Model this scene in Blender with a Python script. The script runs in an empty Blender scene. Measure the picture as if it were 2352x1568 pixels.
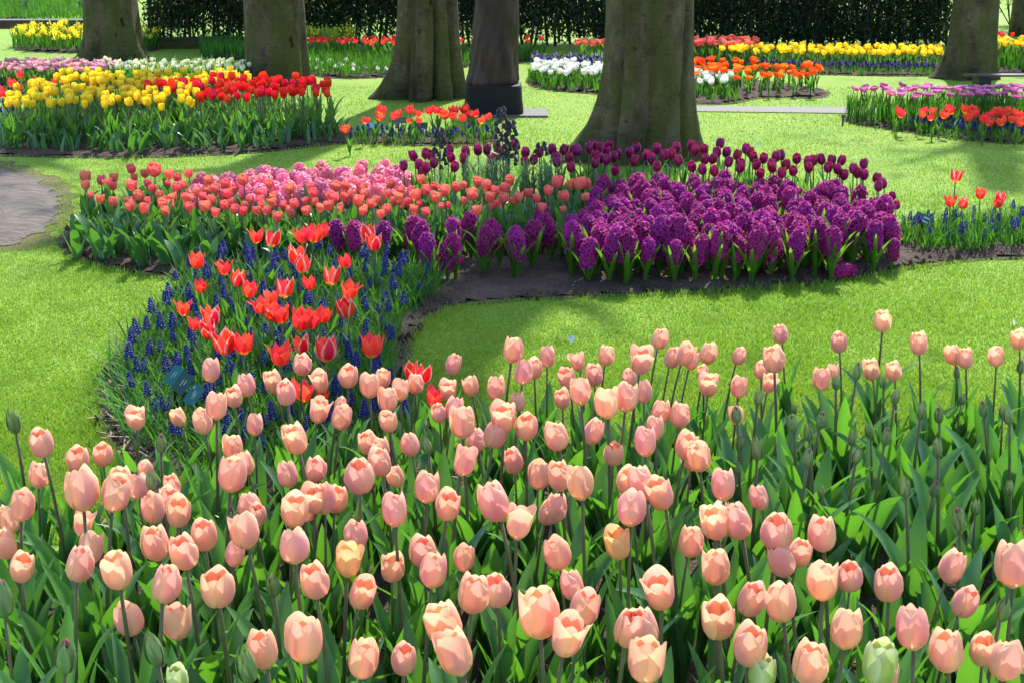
import bpy, math, random
import numpy as np
from mathutils import Vector, Matrix, Euler
R_ = math.radians
random.seed(7); rng = np.random.default_rng(7)
scene = bpy.context.scene
C = scene.collection

# ------------------------------------------------------------------ camera, world, sun, exposure
W0, H0, F0 = 2352.0, 1568.0, 3267.0          # picture coordinates used for measuring the photograph
CAMH = 1.6; PITCH = R_(17.24)
cd = bpy.data.cameras.new('camera'); cam = bpy.data.objects.new('camera', cd); C.objects.link(cam)
cam.location = (0, 0, CAMH); cam.rotation_euler = (R_(90) - PITCH, 0, 0)
cd.sensor_width = 36; cd.lens = 36 * F0 / W0; cd.clip_end = 400; cd.clip_start = .05
scene.camera = cam
SUN_EL, SUN_AZ = R_(49), R_(15)              # sun stands behind the trees, a little to the right
wd = bpy.data.worlds.new('World'); scene.world = wd; wd.use_nodes = True
nt = wd.node_tree; bg = nt.nodes['Background']
sky = nt.nodes.new('ShaderNodeTexSky'); sky.sky_type = 'NISHITA'; sky.sun_disc = False
sky.sun_elevation = SUN_EL; sky.sun_rotation = SUN_AZ
nt.links.new(sky.outputs[0], bg.inputs[0]); bg.inputs[1].default_value = .15
sl = bpy.data.lights.new('sun', 'SUN'); so = bpy.data.objects.new('sun', sl); C.objects.link(so)
sl.energy = 3.5; sl.angle = R_(1.2); sl.color = (1, .95, .85)
sd = Vector((math.sin(SUN_AZ) * math.cos(SUN_EL), math.cos(SUN_AZ) * math.cos(SUN_EL), math.sin(SUN_EL)))
so.rotation_euler = sd.to_track_quat('Z', 'Y').to_euler()
scene.view_settings.view_transform = 'Standard'; scene.view_settings.look = 'None'
scene.view_settings.exposure = 1.52; scene.view_settings.gamma = 1
scene.cycles.max_bounces = 8; scene.cycles.transparent_max_bounces = 6
scene.cycles.diffuse_bounces = 4; scene.cycles.transmission_bounces = 6

COSP, SINP = math.cos(PITCH), math.sin(PITCH)
def ray(px, py):
    a = (px - W0 / 2) / F0; b = (H0 / 2 - py) / F0
    return Vector((a, COSP + b * SINP, -SINP + b * COSP))
def at(px, py, z=0.0):                       # picture measurement -> point of the place at height z
    d = ray(px, py); k = (z - CAMH) / d.z
    return Vector((d.x * k, d.y * k, z))
def depth(p): return p.y * COSP - (p.z - CAMH) * SINP
def gpoly(pts): return [(at(x, y).x, at(x, y).y) for x, y in pts]
def inside(P, X, Y):
    X = np.asarray(X); Y = np.asarray(Y); r = np.zeros(X.shape, bool); n = len(P)
    for i in range(n):
        x1, y1 = P[i]; x2, y2 = P[(i + 1) % n]
        c = ((y1 > Y) != (y2 > Y)); 
        xi = (x2 - x1) * (Y - y1) / ((y2 - y1) if y2 != y1 else 1e-9) + x1
        r ^= c & (X < xi)
    return r
def edist(P, X, Y):                          # distance to the outline
    d = np.full(np.shape(X), 1e9); n = len(P)
    for i in range(n):
        x1, y1 = P[i]; x2, y2 = P[(i + 1) % n]; dx, dy = x2 - x1, y2 - y1
        t = np.clip(((X - x1) * dx + (Y - y1) * dy) / (dx * dx + dy * dy + 1e-12), 0, 1)
        d = np.minimum(d, np.hypot(X - x1 - t * dx, Y - y1 - t * dy))
    return d
def smooth_poly(P, it=2):
    for _ in range(it):
        Q = []
        for i in range(len(P)):
            a = P[i]; b = P[(i + 1) % len(P)]
            Q += [(a[0] * .75 + b[0] * .25, a[1] * .75 + b[1] * .25), (a[0] * .25 + b[0] * .75, a[1] * .25 + b[1] * .75)]
        P = Q
    return P
def scatter(P, spacing, seed=1, tries=30):   # even but irregular points inside an outline
    r = random.Random(seed); xs = [p[0] for p in P]; ys = [p[1] for p in P]
    x0, x1, y0, y1 = min(xs), max(xs), min(ys), max(ys); pts = []; cells = {}
    n = int((x1 - x0) * (y1 - y0) / spacing ** 2 * tries / 4) + 10
    for _ in range(n):
        x = r.uniform(x0, x1); y = r.uniform(y0, y1)
        k = (int(x // spacing), int(y // spacing)); ok = True
        for i in (-1, 0, 1):
            for j in (-1, 0, 1):
                for q in cells.get((k[0] + i, k[1] + j), ()):
                    if (q[0] - x) ** 2 + (q[1] - y) ** 2 < spacing ** 2: ok = False
        if ok and bool(inside(P, x, y)): cells.setdefault(k, []).append((x, y)); pts.append((x, y))
    return pts

# ------------------------------------------------------------------ materials
def newmat(name):
    m = bpy.data.materials.new(name); m.use_nodes = True; t = m.node_tree; t.nodes.clear(); return m, t
def N(t, k, **kw):
    n = t.nodes.new(k)
    for a, b in kw.items(): setattr(n, a, b)
    return n
def L(t, a, b): t.links.new(a, b)
def mixc(t, f, a, b, mode='MIX'):
    n = N(t, 'ShaderNodeMix', data_type='RGBA', blend_type=mode)
    for s, v in ((n.inputs[0], f), (n.inputs[6], a), (n.inputs[7], b)):
        if isinstance(v, (int, float)): s.default_value = v
        elif isinstance(v, tuple): s.default_value = (*v, 1)
        else: L(t, v, s)
    return n.outputs[2]
def mth(t, op, a, b=0.0, clamp=False):
    n = N(t, 'ShaderNodeMath', operation=op, use_clamp=clamp)
    for s, v in zip(n.inputs, (a, b)):
        if isinstance(v, (int, float)): s.default_value = v
        else: L(t, v, s)
    return n.outputs[0]
def rampf(t, f, a, b):
    n = N(t, 'ShaderNodeMapRange'); L(t, f, n.inputs[0]); n.inputs[1].default_value = a; n.inputs[2].default_value = b; return n.outputs[0]
def noise(t, vec, scale, detail=3, rough=.5):
    n = N(t, 'ShaderNodeTexNoise'); n.inputs['Scale'].default_value = scale; n.inputs['Detail'].default_value = detail
    n.inputs['Roughness'].default_value = rough
    if vec is not None: L(t, vec, n.inputs['Vector'])
    return n.outputs[0]
def mapped(t, vec, sc):
    n = N(t, 'ShaderNodeMapping'); n.inputs['Scale'].default_value = sc; L(t, vec, n.inputs[0]); return n.outputs[0]
def finish(t, col, rough, trans, tcol, spec=.4, bump=None, bs=.2, bd=.002):
    p = N(t, 'ShaderNodeBsdfPrincipled'); L(t, col, p.inputs['Base Color']) if not isinstance(col, tuple) else setattr(p.inputs['Base Color'], 'default_value', (*col, 1))
    p.inputs['Roughness'].default_value = rough; p.inputs['Specular IOR Level'].default_value = spec
    o = N(t, 'ShaderNodeOutputMaterial')
    if bump is not None:
        b = N(t, 'ShaderNodeBump'); b.inputs['Strength'].default_value = bs; b.inputs['Distance'].default_value = bd
        L(t, bump, b.inputs['Height']); L(t, b.outputs[0], p.inputs['Normal'])
    if trans > 0:
        tr = N(t, 'ShaderNodeBsdfTranslucent')
        if isinstance(tcol, tuple): tr.inputs[0].default_value = (*tcol, 1)
        else: L(t, tcol, tr.inputs[0])
        mx = N(t, 'ShaderNodeMixShader'); mx.inputs[0].default_value = trans
        L(t, p.outputs[0], mx.inputs[1]); L(t, tr.outputs[0], mx.inputs[2]); L(t, mx.outputs[0], o.inputs[0])
    else: L(t, p.outputs[0], o.inputs[0])
    return p
def petal_mat(name, body, edge, base, flame=None, trans=.4, tint=.12, rough=.42, basew=.22, edgew=.75, tcol=None):
    m, t = newmat(name)
    uv = N(t, 'ShaderNodeTexCoord').outputs['UV']; sep = N(t, 'ShaderNodeSeparateXYZ'); L(t, uv, sep.inputs[0])
    u = mth(t, 'ABSOLUTE', mth(t, 'MULTIPLY', mth(t, 'SUBTRACT', sep.outputs[0], .5), 2.0)); tt = sep.outputs[1]
    oi = N(t, 'ShaderNodeObjectInfo').outputs['Random']
    st = noise(t, mapped(t, uv, (22, 2.0, 1)), 1.0, 3)
    ue = mth(t, 'ADD', u, mth(t, 'MULTIPLY', mth(t, 'SUBTRACT', st, .5), .5))
    tip = rampf(t, tt, .78, 1.02)
    ef = mth(t, 'MAXIMUM', rampf(t, ue, edgew - .28, edgew + .12), tip)
    col = mixc(t, ef, body, edge)
    if flame: col = mixc(t, mth(t, 'MULTIPLY', rampf(t, ue, .5, .0), rampf(t, tt, .95, .35)), col, flame)
    col = mixc(t, mth(t, 'MULTIPLY', rampf(t, mth(t, 'ADD', tt, mth(t, 'MULTIPLY', mth(t, 'SUBTRACT', st, .5), .25)), basew, basew * .25), .9), col, base)
    hs = N(t, 'ShaderNodeHueSaturation'); L(t, col, hs.inputs['Color'])
    L(t, mth(t, 'ADD', .5, mth(t, 'MULTIPLY', mth(t, 'SUBTRACT', oi, .5), tint * .22)), hs.inputs['Hue'])
    L(t, mth(t, 'ADD', 1.0, mth(t, 'MULTIPLY', mth(t, 'SUBTRACT', mth(t, 'FRACT', mth(t, 'MULTIPLY', oi, 7.31)), .5), tint * 2.0)), hs.inputs['Value'])
    col = hs.outputs[0]
    finish(t, col, rough, trans, col if tcol is None else tcol, .3, st, .25, .0015)
    return m
def leaf_mat(name, a, b, tr, trans=.35, rough=.36, spec=.45, edge=True):
    m, t = newmat(name)
    uv = N(t, 'ShaderNodeTexCoord').outputs['UV']; sep = N(t, 'ShaderNodeSeparateXYZ'); L(t, uv, sep.inputs[0])
    oi = N(t, 'ShaderNodeObjectInfo').outputs['Random']
    st = noise(t, mapped(t, uv, (30, 1.2, 1)), 1.0, 2)
    ob = noise(t, N(t, 'ShaderNodeTexCoord').outputs['Object'], 9, 2)
    f = mth(t, 'ADD', mth(t, 'MULTIPLY', st, .5), mth(t, 'MULTIPLY', oi, .45)); f = mth(t, 'ADD', f, mth(t, 'MULTIPLY', mth(t, 'SUBTRACT', ob, .5), .5), True)
    col = mixc(t, f, a, b)
    if edge:
        u = mth(t, 'ABSOLUTE', mth(t, 'MULTIPLY', mth(t, 'SUBTRACT', sep.outputs[0], .5), 2.0))
        col = mixc(t, mth(t, 'MULTIPLY', rampf(t, u, .93, 1.0), .55), col, (.25, .36, .14))
    p = finish(t, col, rough, trans, mixc(t, f, tr, tuple(min(1, x * 1.35) for x in tr)), spec, st, .3, .0008)
    return m
def plain(name, col, rough=.6, trans=0, tcol=None, spec=.3, var=.25, ns=30, metal=0):
    m, t = newmat(name)
    ob = noise(t, N(t, 'ShaderNodeTexCoord').outputs['Object'], ns, 3)
    oi = N(t, 'ShaderNodeObjectInfo').outputs['Random']
    f = mth(t, 'ADD', mth(t, 'MULTIPLY', ob, .6), mth(t, 'MULTIPLY', oi, .4))
    c = mixc(t, f, tuple(x * (1 - var) for x in col), tuple(min(1, x * (1 + var)) for x in col))
    p = finish(t, c, rough, trans, tcol or col, spec, ob, .3, .002); p.inputs['Metallic'].default_value = metal
    return m
M = {}
M['peach'] = petal_mat('peach_petals', (.91, .47, .33), (.94, .57, .35), (.88, .63, .38), (.86, .38, .36), .38, .08)
M['pinkpeach'] = petal_mat('pink_peach_petals', (.90, .45, .36), (.94, .54, .36), (.88, .62, .38), (.86, .36, .36), .38, .08)
M['apricot'] = petal_mat('apricot_petals', (.91, .52, .34), (.94, .59, .36), (.88, .64, .36), (.88, .42, .32), .42)
M['cream'] = petal_mat('cream_petals', (.90, .58, .27), (.92, .52, .25), (.75, .62, .2), None, .42)
M['red'] = petal_mat('red_petals', (.88, .055, .045), (.90, .10, .06), (.9, .55, .03), (.84, .03, .025), .45, .08, basew=.2)
M['candy'] = petal_mat('red_and_white_petals', (.75, .012, .012), (.90, .62, .50), (.9, .62, .1), (.65, .008, .01), .35, .08, basew=.16, edgew=.80)
M['coral'] = petal_mat('coral_petals', (.80, .15, .12), (.85, .22, .17), (.62, .34, .14), (.78, .10, .12), .4, .12, basew=.3)
M['burgundy'] = petal_mat('burgundy_petals', (.21, .005, .06), (.38, .018, .12), (.16, .01, .05), None, .3, .2, .35)
M['yellow'] = petal_mat('yellow_petals', (.90, .68, .02), (.93, .74, .05), (.75, .66, .06), None, .5, .04)
M['scarlet'] = petal_mat('scarlet_petals', (.82, .012, .010), (.86, .022, .014), (.5, .02, .01), None, .38, .12)
M['orange'] = petal_mat('orange_petals', (.90, .16, .012), (.92, .22, .02), (.8, .35, .03), None, .42, .15)
M['magenta'] = petal_mat('magenta_petals', (.60, .13, .34), (.80, .36, .58), (.3, .03, .15), None, .35, .25)
M['white'] = petal_mat('white_petals', (.82, .82, .74), (.85, .85, .8), (.7, .78, .45), None, .35, .05)
M['creamwhite'] = petal_mat('cream_white_petals', (.80, .80, .50), (.84, .84, .62), (.6, .72, .3), None, .35, .15)
M['palepink'] = petal_mat('pale_pink_petals', (.74, .34, .42), (.80, .46, .52), (.65, .4, .4), None, .35, .3)
M['bud'] = petal_mat('green_bud', (.17, .25, .09), (.22, .29, .11), (.15, .27, .07), (.13, .20, .07), .2, .2, .4)
M['budtip'] = plain('bud_tip', (.28, .03, .09))
M['palebud'] = petal_mat('pale_green_bud', (.50, .56, .20), (.72, .72, .40), (.28, .45, .08), (.36, .50, .12), .35, .1)
M['violet'] = petal_mat('violet_florets', (.34, .010, .19), (.66, .08, .42), (.20, .004, .11), (.24, .006, .12), .38, .2, .7, .5)
M['pinkhy'] = petal_mat('pink_florets', (.90, .24, .36), (.95, .50, .56), (.70, .12, .24), (.82, .15, .28), .35, .2, .45, .4)
M['blue'] = plain('blue_bells', (.022, .028, .24), .5, .25, (.04, .05, .5), .4, .5, 150)
M['purple'] = plain('purple_bells', (.10, .04, .28), .5, .2, (.15, .06, .4), .3, .4, 120)
M['black'] = plain('dark_bells', (.018, .010, .016), .5, .05, (.05, .02, .03), .4, .4, 100)
M['leaf'] = leaf_mat('tulip_leaf', (.042, .130, .030), (.092, .225, .060), (.11, .32, .016), .36)
M['leafblue'] = leaf_mat('bluish_tulip_leaf', (.035, .11, .035), (.07, .18, .06), (.10, .30, .02), .30, .33, .55)
M['leafdark'] = leaf_mat('hyacinth_leaf', (.04, .13, .012), (.08, .22, .02), (.18, .45, .015), .35, .3, .5)
M['grassy'] = leaf_mat('narrow_leaf', (.025, .095, .015), (.055, .18, .028), (.09, .28, .015), .32, .55, .22, False)
M['feather'] = leaf_mat('feathery_leaf', (.08, .17, .08), (.16, .27, .14), (.12, .26, .06), .25, .45, .4, False)
M['stem'] = plain('green_stem', (.07, .13, .035), .5, 0, None, .3, .3)
M['stembrown'] = plain('brownish_stem', (.10, .10, .045), .5, 0, None, .3, .35)
M['stemdark'] = plain('dark_stem', (.035, .03, .025), .5)

def ground_mats():
    m, t = newmat('lawn'); co = N(t, 'ShaderNodeTexCoord').outputs['Object']
    a = noise(t, co, 1.3, 4, .6); b = noise(t, co, 14, 3, .6); c = noise(t, mapped(t, co, (1, .5, 1)), 190, 2, .6)
    f = mth(t, 'ADD', mth(t, 'MULTIPLY', a, .7), mth(t, 'MULTIPLY', b, .45)); 
    col = mixc(t, rampf(t, f, .38, .78), (.13, .26, .020), (.25, .375, .045))
    col = mixc(t, rampf(t, c, .3, .75), mixc(t, .45, col, (.05, .10, .01)), col)
    finish(t, col, .75, 0, None, .15, c, .8, .012); M['lawn'] = m
    m, t = newmat('grass'); co = N(t, 'ShaderNodeTexCoord').outputs['Object']; uv = N(t, 'ShaderNodeTexCoord').outputs['UV']
    sep = N(t, 'ShaderNodeSeparateXYZ'); L(t, uv, sep.inputs[0])
    a = noise(t, co, 1.3, 4, .6); b = noise(t, co, 11, 3, .6)
    f = mth(t, 'ADD', mth(t, 'MULTIPLY', a, .55), mth(t, 'MULTIPLY', b, .35)); f = mth(t, 'ADD', f, mth(t, 'MULTIPLY', sep.outputs[0], .25))
    col = mixc(t, rampf(t, f, .35, .8), (.125, .275, .020), (.255, .395, .050))
    col = mixc(t, rampf(t, sep.outputs[0], .95, 1.0), col, (.38, .36, .16))
    finish(t, col, .5, .4, mixc(t, .5, col, (.34, .52, .03)), .3); M['grass'] = m
    m, t = newmat('soil'); co = N(t, 'ShaderNodeTexCoord').outputs['Object']
    a = noise(t, co, 5, 5, .65); b = noise(t, co, 60, 4, .7); v = N(t, 'ShaderNodeTexVoronoi'); v.inputs['Scale'].default_value = 45; L(t, co, v.inputs[0])
    col = mixc(t, rampf(t, a, .35, .7), (.040, .028, .021), (.105, .078, .060)); col = mixc(t, rampf(t, b, .62, .75), col, (.20, .15, .11))
    h = mth(t, 'ADD', b, mth(t, 'MULTIPLY', v.outputs[0], .6)); finish(t, col, .9, 0, None, .15, h, .9, .02); M['soil'] = m
    m, t = newmat('paving'); co = N(t, 'ShaderNodeTexCoord').outputs['Object']
    v = N(t, 'ShaderNodeTexVoronoi', feature='DISTANCE_TO_EDGE'); v.inputs['Scale'].default_value = 5; L(t, mapped(t, co, (1, 2.0, 1)), v.inputs[0])
    a = noise(t, mapped(t, co, (1, 3, 1)), 9, 5, .7)
    col = mixc(t, rampf(t, a, .3, .7), (.06, .050, .042), (.145, .125, .105)); col = mixc(t, mth(t, 'MULTIPLY', rampf(t, v.outputs[0], .03, .0), .5), col, (.05, .043, .036))
    h = mth(t, 'ADD', mth(t, 'MULTIPLY', rampf(t, v.outputs[0], 0, .06), .5), mth(t, 'MULTIPLY', a, .5)); finish(t, col, .85, 0, None, .15, h, .5, .008); M['paving'] = m
    m, t = newmat('worn_turf'); co = N(t, 'ShaderNodeTexCoord').outputs['Object']
    a = noise(t, co, 7, 5, .7); b = noise(t, co, 90, 3, .7)
    col = mixc(t, rampf(t, a, .35, .65), (.085, .062, .040), (.13, .12, .05)); col = mixc(t, rampf(t, b, .5, .75), col, (.11, .15, .035)); finish(t, col, .9, 0, None, .1, b, .9, .01); M['worn'] = m
    m, t = newmat('bark'); co = N(t, 'ShaderNodeTexCoord').outputs['Object']
    a = noise(t, mapped(t, co, (2.2, 2.2, 1.3)), 2.8, 7, .75); b = noise(t, mapped(t, co, (1, 1, 3.0)), 13, 6, .75); c = noise(t, co, 75, 3, .7); e = noise(t, mapped(t, co, (4, 4, 1.2)), 3.6, 7, .8)
    v = N(t, 'ShaderNodeTexVoronoi'); v.inputs['Scale'].default_value = 6; L(t, mapped(t, co, (1, 1, .8)), v.inputs[0])
    sep = N(t, 'ShaderNodeSeparateXYZ'); L(t, co, sep.inputs[0])
    col = mixc(t, rampf(t, a, .38, .62), (.065, .048, .026), (.190, .150, .088))
    moss = mth(t, 'MULTIPLY', rampf(t, noise(t, mapped(t, co, (1.5, 1.5, .5)), 3.4, 5, .7), .44, .58), .8)
    col = mixc(t, moss, col, (.092, .104, .024)); col = mixc(t, mth(t, 'MULTIPLY', rampf(t, e, .56, .66), .55), col, (.030, .023, .013))
    lo = mth(t, 'MULTIPLY', rampf(t, sep.outputs[2], .30, .0), rampf(t, b, .35, .55)); col = mixc(t, mth(t, 'MULTIPLY', lo, .7), col, (.042, .050, .012))
    col = mixc(t, mth(t, 'MULTIPLY', rampf(t, b, .60, .66), .8), col, (.026, .018, .011)); sc_ = rampf(t, mth(t, 'ADD', v.outputs[0], mth(t, 'MULTIPLY', b, .4)), .33, .26)
    col = mixc(t, mth(t, 'MULTIPLY', sc_, .85), col, (.018, .012, .008)); col = mixc(t, mth(t, 'MULTIPLY', rampf(t, c, .64, .72), .7), col, (.21, .20, .14))
    h = mth(t, 'ADD', mth(t, 'MULTIPLY', b, 1.0), mth(t, 'MULTIPLY', c, .3)); h = mth(t, 'SUBTRACT', h, mth(t, 'MULTIPLY', sc_, .7)); finish(t, col, .9, 0, None, .15, h, 1.0, .04); M['bark'] = m
    m, t = newmat('brick'); co = N(t, 'ShaderNodeTexCoord').outputs['Object']
    br = N(t, 'ShaderNodeTexBrick'); br.inputs['Scale'].default_value = 3.2; L(t, N(t, 'ShaderNodeMapping').outputs[0], br.inputs[0])
    mp = br.inputs[0].links[0].from_node; mp.inputs['Rotation'].default_value = (R_(90), 0, 0); L(t, co, mp.inputs[0])
    br.inputs['Color1'].default_value = (.16, .06, .04, 1); br.inputs['Color2'].default_value = (.10, .045, .035, 1); br.inputs['Mortar'].default_value = (.08, .07, .06, 1)
    finish(t, br.outputs[0], .85, 0, None, .2, br.outputs[1], .4, .01); M['brick'] = m
    m, t = newmat('bronze'); co = N(t, 'ShaderNodeTexCoord').outputs['Object']
    a = noise(t, mapped(t, co, (2, 2, .6)), 6, 4, .6); col = mixc(t, rampf(t, a, .35, .7), (.016, .009, .007), (.050, .025, .016))
    p = finish(t, col, .5, 0, None, .35, a, .3, .01); p.inputs['Metallic'].default_value = .2; M['bronze'] = m
ground_mats()
M['plinth'] = plain('black_stone', (.010, .010, .011), .6, 0, None, .2, .3, 20)
M['slab'] = plain('grey_slab', (.11, .11, .11), .7, 0, None, .2, .3, 9)
M['bench'] = plain('bench_wood', (.05, .03, .028), .35, 0, None, .5)
M['iron'] = plain('black_metal', (.012, .012, .014), .45)
M['teal'] = plain('teal_plate', (.012, .12, .12), .28, 0, None, .5, .15)
M['dkgreen'] = plain('dark_green_plate', (.015, .06, .045), .28, 0, None, .5, .15)
M['greyplate'] = plain('slate_plate', (.05, .075, .09), .3, 0, None, .5, .15)
M['lightplate'] = plain('pale_blue_plate', (.14, .30, .36), .3, 0, None, .5, .15)
M['lettering'] = plain('lettering', (.45, .52, .35), .5)
M['palelabel'] = plain('pale_label', (.35, .45, .45), .5)
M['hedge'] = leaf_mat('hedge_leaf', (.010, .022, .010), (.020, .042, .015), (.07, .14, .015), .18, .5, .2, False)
M['crown'] = leaf_mat('beech_leaf', (.05, .14, .02), (.09, .22, .03), (.25, .45, .03), .4, .45, .3, False)
M['shrub'] = leaf_mat('bright_shrub_leaf', (.12, .22, .02), (.24, .34, .03), (.35, .5, .04), .4, .45, .3, False)
M['straw'] = plain('straw', (.28, .20, .12), .8)
M['flake'] = plain('pale_petal', (.75, .75, .65), .6)

# ------------------------------------------------------------------ mesh building
class MB:
    def __init__(s): s.v = []; s.f = []; s.uv = []; s.mi = []; s.cur = 0
    def face(s, idx, uvs=None):
        s.f.append(tuple(idx)); s.mi.append(s.cur); s.uv.extend(uvs if uvs else [(0.5, .5)] * len(idx))
    def grid(s, P, U, V, closed=False):      # P[i][j] points, U over j, V over i
        n = len(P); m = len(P[0]); b = len(s.v)
        for row in P: s.v.extend([tuple(p) for p in row])
        for i in range(n - 1):
            for j in range(m if closed else m - 1):
                j2 = (j + 1) % m; u1 = U[j + 1] if j + 1 < len(U) else 1.0
                s.face((b + i * m + j, b + i * m + j2, b + (i + 1) * m + j2, b + (i + 1) * m + j),
                       [(U[j], V[i]), (u1, V[i]), (u1, V[i + 1]), (U[j], V[i + 1])])
    def tube(s, pts, rad, k=6, cap=True):
        P = []; n = len(pts); pts = [Vector(p) for p in pts]
        for i, p in enumerate(pts):
            d = (pts[min(i + 1, n - 1)] - pts[max(i - 1, 0)]).normalized()
            a = d.cross(Vector((.13, .97, .2))).normalized(); b2 = d.cross(a)
            r = rad[i] if isinstance(rad, (list, tuple)) else rad
            P.append([p + a * (r * math.cos(6.2832 * j / k)) + b2 * (r * math.sin(6.2832 * j / k)) for j in range(k)])
        b = len(s.v); s.grid(P, [j / k for j in range(k + 1)], [i / (n - 1) for i in range(n)], True)
        if cap: s.face([b + (n - 1) * k + j for j in range(k)]); s.face([b + k - 1 - j for j in range(k)])
    def box(s, c, d, rot=None, bev=.0):
        b = len(s.v); x, y, z = d[0] / 2, d[1] / 2, d[2] / 2; Rm = rot.to_matrix() if rot else Matrix.Identity(3)
        for sx, sy, sz in ((-1, -1, -1), (1, -1, -1), (1, 1, -1), (-1, 1, -1), (-1, -1, 1), (1, -1, 1), (1, 1, 1), (-1, 1, 1)):
            s.v.append(tuple(Vector(c) + Rm @ Vector((sx * x, sy * y, sz * z))))
        for q in ((0, 3, 2, 1), (4, 5, 6, 7), (0, 1, 5, 4), (1, 2, 6, 5), (2, 3, 7, 6), (3, 0, 4, 7)): s.face([b + i for i in q])
    def mesh(s, name, mats, smooth=True):
        me = bpy.data.meshes.new(name); me.from_pydata(s.v, [], s.f)
        for m in (mats if isinstance(mats, (list, tuple)) else [mats]): me.materials.append(m)
        uvl = me.uv_layers.new(name='uv'); uvl.data.foreach_set('uv', np.array(s.uv, dtype=np.float32).ravel())
        me.polygons.foreach_set('material_index', s.mi); me.polygons.foreach_set('use_smooth', [smooth] * len(s.f)); me.update(); return me
def link(name, data, parent=None, loc=None, rot=None, sc=None):
    o = bpy.data.objects.new(name, data); C.objects.link(o)
    if parent is not None: o.parent = parent
    if loc is not None: o.location = loc
    if rot is not None: o.rotation_euler = rot
    if sc is not None: o.scale = (sc, sc, sc) if isinstance(sc, (int, float)) else sc
    return o
def tag(o, label, cat, group=None):
    o['label'] = label; o['category'] = cat
    if group: o['group'] = group
    return o
def stuff(o, label=None, cat=None):
    o['kind'] = 'stuff'
    if label: o['label'] = label; o['category'] = cat
    return o

CT = [0, .07, .18, .34, .55, .75, .9, 1]
def petal(mb, az, Rr, H, wmul, open_, r, pointed=0, n=9, m=7, tipout=0.0):
    closed = [.12, .50, .80, .98, 1.0, .93, .80, .64]; wide = [.12, .42, .74, .95, 1.05, 1.22, 1.42, 1.62]
    if pointed: wt = [16, 36, 50, 55, 47, 30, 15, 1]
    else: wt = [20, 42, 60, 71, 76, 74, 66, 54]
    P = []; ph = r.uniform(-.2, .2); lean = r.uniform(-.08, .08)
    for i in range(n):
        t = i / (n - 1); rr = np.interp(t, CT, closed) * (1 - open_) + np.interp(t, CT, wide) * open_
        rr += tipout * max(0, t - .6) ** 1.5 + lean * t * t
        w = R_(np.interp(t, CT, wt)) * wmul; row = []
        for j in range(m):
            u = j / (m - 1) * 2 - 1; a = az + u * w + ph * t * .3
            q = Rr * rr * (1 - .035 * math.exp(-(u / .25) ** 2) * min(1, t * 2) + .045 * u * min(1, t * 3) + .018 * math.sin(u * 4 + az * 3) * t)
            z = H * (t - .17 * abs(u) ** 2.2 * t ** 4 + .018 * math.exp(-(u / .25) ** 2) * t ** 8 + .016 * math.sin(u * 5 + az * 5) * t ** 3) if not pointed else H * (t - .06 * u * u * t)
            row.append((q * math.cos(a), q * math.sin(a), z))
        P.append(row)
    mb.grid(P, [j / (m - 1) for j in range(m)], [i / (n - 1) for i in range(n)])
def leafblade(mb, p0, az, Lg, Wd, a0, a1, r, fold=.35, wave=.0, n=9, m=5, prof='tulip', pw=1.7, tw=.3):
    pos = Vector(p0); P = []; out = Vector((math.cos(az), math.sin(az), 0)); sid = Vector((-math.sin(az), math.cos(az), 0))
    ph = r.uniform(0, 6); dl = Lg / (n - 1); sw = r.uniform(-tw, tw)
    for i in range(n):
        t = i / (n - 1); th = R_(a0 + (a1 - a0) * t ** pw)
        d = out * math.sin(th) + Vector((0, 0, 1)) * math.cos(th); nn = -out * math.cos(th) + Vector((0, 0, 1)) * math.sin(th)
        tws = sw * t * 2.2; s2 = sid * math.cos(tws) + nn * math.sin(tws); n2 = nn * math.cos(tws) - sid * math.sin(tws)
        if prof == 'tulip': w = np.interp(t, [0, .12, .35, .6, .82, .94, 1], [.42, .7, 1, .92, .55, .24, .01])
        else: w = np.interp(t, [0, .3, .8, .95, 1], [.7, 1, .85, .45, .05])
        w *= Wd / 2; fo = fold * (1 - .55 * t); row = []
        for j in range(m):
            u = j / (m - 1) * 2 - 1
            row.append(pos + s2 * (w * u * (1 - .25 * fo * abs(u))) + n2 * (w * (fo * abs(u) ** 1.5 * 1.3 + wave * math.sin(t * 9 + ph + (2 if u > 0 else 0)) * abs(u))))
        P.append(row); pos = pos + d * dl
    mb.grid(P, [j / (m - 1) for j in range(m)], [i / (n - 1) for i in range(n)])

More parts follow.
